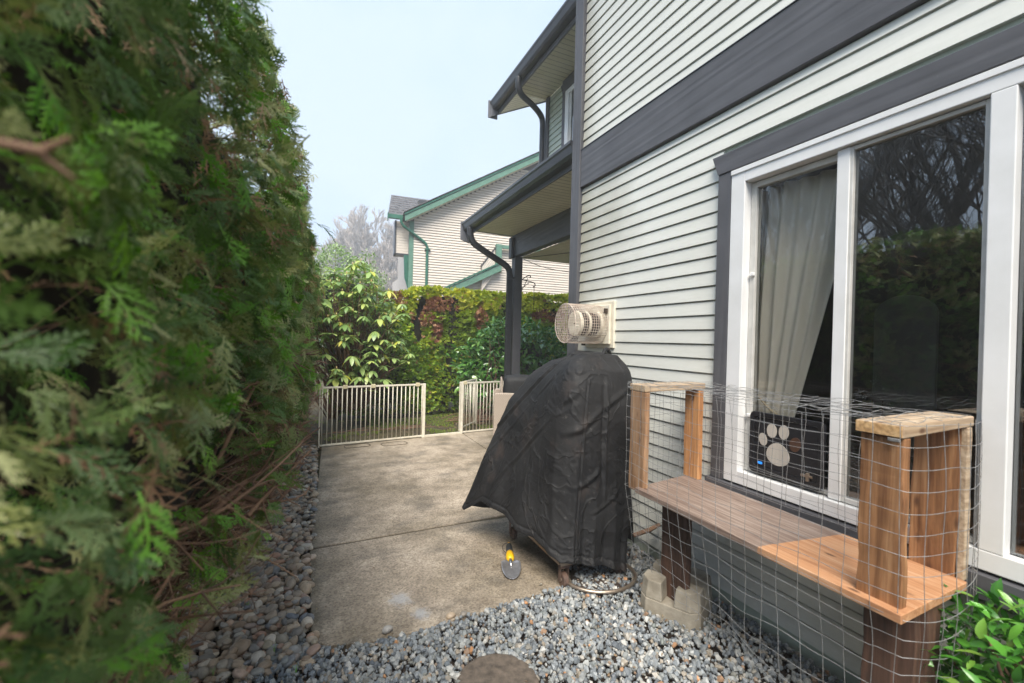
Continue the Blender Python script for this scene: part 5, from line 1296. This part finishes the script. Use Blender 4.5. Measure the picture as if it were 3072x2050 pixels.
LT = [simple_leaf('dead_leaf', M['litter'], .5, .2, .3, 3)]
for _ in range(420):
    x = r2.uniform(-.8, 5); y = r2.uniform(7.6, 9.8); s = r2.uniform(.02, .05); it.append((Vector((x, y, -.005)), Euler((r2.gauss(0, .4), r2.gauss(0, .4), r2.random()*6)), (s,)*3, 0))
for _ in range(700):
    x = r2.uniform(-.9, 0); y = r2.uniform(1.5, 7.2); s = r2.uniform(.012, .03); it.append((Vector((x, y, .03)), Euler((r2.gauss(0, .4), r2.gauss(0, .4), r2.random()*6)), (s,)*3, 0))
for _ in range(170):
    e = r2.random(); x = r2.uniform(.03, .5)*e*e+.02; y = r2.uniform(2.7, 7.2)
    if r2.random() < .25: x = r2.uniform(.1, 2.4)
    s = r2.uniform(.008, .020); it.append((Vector((x, y, .006)), Euler((r2.gauss(0, .3), r2.gauss(0, .3), r2.random()*6)), (s,)*3, 0))
for _ in range(60):
    x = r2.uniform(.0, 2.4); y = r2.uniform(1.2, 2.5); s = r2.uniform(.012, .028); it.append((Vector((x, y, .034)), Euler((r2.gauss(0, .4), r2.gauss(0, .4), r2.random()*6)), (s,)*3, 0))
lt = gn_scatter('leaf_litter', LT, it, None); lt['label'] = 'small dead leaves scattered over the yard and pebbles'
brm = MB()
for _ in range(34):
    x = r2.uniform(2.6, 3.5); y = r2.uniform(8.3, 8.8); a = r2.gauss(0, .5); L = r2.uniform(.3, .8)
    ptube(brm, (x-L/2*math.cos(a), y, r2.uniform(0, .12)), (x+L/2*math.cos(a), y+L/2*math.sin(a), r2.uniform(.02, .2)), .008, .004, 5, .05, 4, r2)
for _ in range(9):
    x = r2.uniform(-.2, 1.6); ptube(brm, (x, 8.2, .02), (x+r2.uniform(.4, .9), 8.2+r2.uniform(-.2, .3), .04), .008, .004, 5, .04, 4, r2)
bp = obj('brush_pile', brm, M['twig2'], smooth=True, kind='stuff'); bp['label'] = 'cut brown branches lying on the yard behind the fence'
for ci, (p0, p1) in enumerate((((2.70, 8.05, .0), (2.52, 8.02, .72)), ((2.86, 8.1, .0), (2.60, 8.05, .66)))):
    s_ = obj('cane', MB().tube([p0, p1], .006, 6), M['twig']); tag(s_, ('longer thin tan cane leaning behind the short fence panel', 'shorter thin tan cane leaning right of the longer one behind the short fence panel')[ci], 'cane', 'canes leaning behind the fence')

# ================================================================== STONES
PB = [rock(i+1, M['pebble']) for i in range(6)]
pbed = thing('pebble_bed', (-.5, 4.4, 0), 'strip of rounded brown and grey river pebbles between the hedge and the slab', 'pebble bed')
it = []; cell = {}
for lay, nn in ((0, 9000), (1, 5000)):
    for _ in range(nn):
        y = r2.uniform(1.0, 7.35) if r2.random() < .8 else r2.uniform(1.0, 4.0); x = r2.uniform(-1.45, .0+.012*y)
        if y < 2.75: x = r2.uniform(-1.45, .06)
        if y < 2.5 and x > -.28+.25*mnoise.noise(Vector((y*3, 1, 1))) - (2.5-y)*.45: continue
        if y < 1.7 and x > -.7: continue
        s = r2.uniform(.018, .034)*(1 if r2.random() < .9 else 1.3)
        key = (int(x/.046), int(y/.046), lay)
        if cell.get(key, 0) >= 1: continue
        cell[key] = 1
        z = .002+lay*.022+r2.uniform(-.006, .01)
        if x > -.05+.012*y-.01 and y > 2.7: z -= .012
        it.append((Vector((x-.02, y, z)), Euler((r2.gauss(0, .35), r2.gauss(0, .35), r2.random()*6.3)), (s*r2.uniform(.95, 1.35), s, s*r2.uniform(.55, .8)), r2.randrange(6)))
part_scatter('pebble', 'more_pebbles', PB, it, pbed, 300, order=lambda i: (i[0]-Vector((0, 0, 1.72))).length if i[0].x > -.95 and i[0].y > 1.9 and i[0].z > .015 else 99)
GR = [rock(i+21, M['gravel'], 'ang') for i in range(7)]
it = []; cell = {}
for lay, nn in ((0, 20000), (1, 17000)):
    for _ in range(nn):
        x = r2.uniform(-.75, 2.5); y = r2.uniform(.55, 2.72)
        edge = np.interp(x, [0, .1, .32, .62, .9, 1.2, 1.6, 1.77, 1.8, 2.5], [2.72, 2.60, 2.545, 2.54, 2.565, 2.59, 2.63, 2.66, 4.0, 4.0])
        if x > 1.8 and r2.random() < .35: y = r2.uniform(2.4, 4.0)
        if y > edge-.006: continue
        if y > .0 and x < -.22+.25*mnoise.noise(Vector((y*3, 1, 1))) - (2.5-y)*.45: continue
        if (x-.86)**2+(y-1.98)**2 < .19**2: continue
        key = (int(x/.0235), int(y/.0235), lay)
        if key in cell: continue
        cell[key] = 1
        s = .009+.016*r2.random()**1.7; it.append((Vector((x, y, .0+lay*.012+r2.uniform(-.003, .006)+(.03*max(0, x-2.3) if y < 2.6 else 0))), Euler((r2.random()*6.3, r2.random()*6.3, r2.random()*6.3)), (s*1.15, s, s*.85), r2.randrange(7)))
gv = gn_scatter('gravel', GR, it, None); gv['label'] = 'blue-grey crushed stone gravel in front of the slab'
# strays on the slab
for p, s in (((1.485, 2.70, .012), .016), ((.42, 2.60, .02), .032), ((.80, 2.60, .01), .03), ((.88, 2.585, .01), .026)):
    big = s > .02
    o = bpy.data.objects.new('stray_stone', (PB if big else GR)[2]); COL.objects.link(o); o.location = p; o.scale = (s, s*.8, s*.6)
    tag(o, 'small dark stone alone on the slab near the grill caster' if not big else {(.42): 'upright brown pebble at the slab edge below the white paint spill', .80: 'tan pebble on the slab edge, left one of a pair', .88: 'brown pebble on the slab edge, right one of a pair'}[p[0]], 'stone')
ss = obj('stepping_stone', MB().prism([(.86+.205*math.cos(2*math.pi*i/40)*(1+.02*math.sin(i*1.7)), 1.98+.205*math.sin(2*math.pi*i/40)*(1+.02*math.cos(i*2.3))) for i in range(40)], -.03, .030, lambda p, q, t: (p, q, t)), M['stepping'], bevel=.012)
tag(ss, 'round brown stepping stone set in the blue-grey gravel', 'stepping stone')

WD = blade_mesh(M['cedar_b'])
for k, (x, y) in enumerate(((-.16, 2.62), (-.34, 3.1), (-.05, 2.42), (-.42, 2.55))):
    wd = obj('weed', MB().add([], []), M['cedar_b']); wd.data = WD.copy(); wd.location = (x, y, .03); wd.scale = (.035, .035, .04)
    tag(wd, ('tiny green weed among the pebbles near the front corner of the slab', 'tiny green weed among the pebbles, higher up the strip', 'tiny green weed where the pebbles meet the gravel', 'tiny green weed among the pebbles farthest from the slab')[k], 'weed', 'tiny weeds among the pebbles')

# ================================================================== BARE TREES
def bare_tree(name, loc, h, seed, label, group, mat=M['bare'], twr=.010, levels=5, spread=.55):
    r2 = random.Random(seed); tr_, cr_ = MB(), MB()
    def grow(p, d, L, r_, lv):
        seg = 3; pts = [p]; dd = d.copy()
        for i in range(seg):
            dd = (dd+Vector((r2.gauss(0, .13), r2.gauss(0, .13), .05 if lv else .3))).normalized(); pts.append(pts[-1]+dd*L/seg)
        (tr_ if lv < 2 else cr_).tube(pts, [max(twr, r_*(1-.14*i)) for i in range(seg+1)], 6 if lv < 2 else 3, cap=False)
        if lv >= levels: return
        n = r2.randrange(3, 5) if lv else 11
        for k in range(n):
            f = r2.uniform(.35, 1) if lv else .16+.8*k/n
            q = pts[0].lerp(pts[-1], f) if lv == 0 else pts[min(seg, max(1, int(f*seg+.5)))]
            a = r2.random()*6.28; sp = spread*r2.uniform(.6, 1.3); v = (dd+Vector((math.cos(a)*sp, math.sin(a)*sp, r2.uniform(-.05, .3)))).normalized()
            grow(q, v, L*(r2.uniform(.5, .68) if lv else r2.uniform(.38, .55)), max(twr, r_*.5), lv+1)
        if lv: grow(pts[-1], dd, L*.6, max(twr, r_*.55), lv+1)
    t = thing(name, loc, label, 'tree', group)
    grow(Vector(loc), Vector((0, 0, 1)), h*.62, h*.016, 0)
    obj('trunk', tr_, mat, t); obj('crown', cr_, mat, t, kind='stuff')
    return t
GT = 'bare trees beyond the neighbouring house'
bare_tree('bare_tree', (6.8, 88, 0), 22.5, 1, 'tallest hazy bare tree above the rhododendron', GT, twr=.04, levels=6)
bare_tree('bare_tree', (13.6, 84, 0), 21.5, 2, 'hazy bare tree beside the neighbouring roof gutter', GT, twr=.04, levels=6)
bare_tree('bare_tree', (10.2, 74, 0), 15, 3, 'lower pale bare tree between two taller hazy ones', GT, twr=.035, levels=6)
bare_tree('bare_tree', (1.6, 92, 0), 16, 4, 'hazy bare tree close to the top edge of the cedar hedge', GT, twr=.04, levels=6)
M['bare_d'] = pmat('dark_bare_bark', (.10, .085, .07), (.06, .05, .045), 2, .9, .1, 10)
GR2 = 'tall bare trees behind the cedar hedge, mirrored in the window'
LB = ['slender bare tree behind the cedar hedge, mirrored left of centre in the wide pane', 'thick bare tree behind the cedar hedge, mirrored in the middle of the wide pane', 'bare tree behind the cedar hedge, mirrored by the white mullion', 'tallest bare tree behind the cedar hedge, mirrored in the left pane', 'leaning bare tree behind the cedar hedge, mirrored near the top of the wide pane', 'far bare tree behind the cedar hedge, mirrored low above the dark hedge line', 'twiggy bare tree behind the cedar hedge, mirrored beside the sash stile']
for i, (x, y, h) in enumerate(((-14, 8.0, 14), (-18, 12.6, 16), (-13, 4.2, 13), (-21, 18, 16))):
    bare_tree('bare_tree', (x, y, 0), h, 10+i, LB[i], GR2, M['bare_d'], twr=.0045, levels=5, spread=.75)

# ================================================================== HAZE
hm = bpy.data.materials.new('thin_mist'); hm.use_nodes = True; ht = hm.node_tree; ht.nodes.clear()
ho = ht.nodes.new('ShaderNodeOutputMaterial'); hv = ht.nodes.new('ShaderNodeVolumePrincipled')
hv.inputs['Color'].default_value = (.93, .96, 1, 1); hv.inputs['Density'].default_value = .0042; hv.inputs['Anisotropy'].default_value = .2
ht.links.new(hv.outputs[0], ho.inputs['Volume'])
hz = obj('haze', MB().box(-62, 62, -32, 112, -1.1, 31), hm, kind='stuff'); hz['label'] = 'thin pale mist in the air'
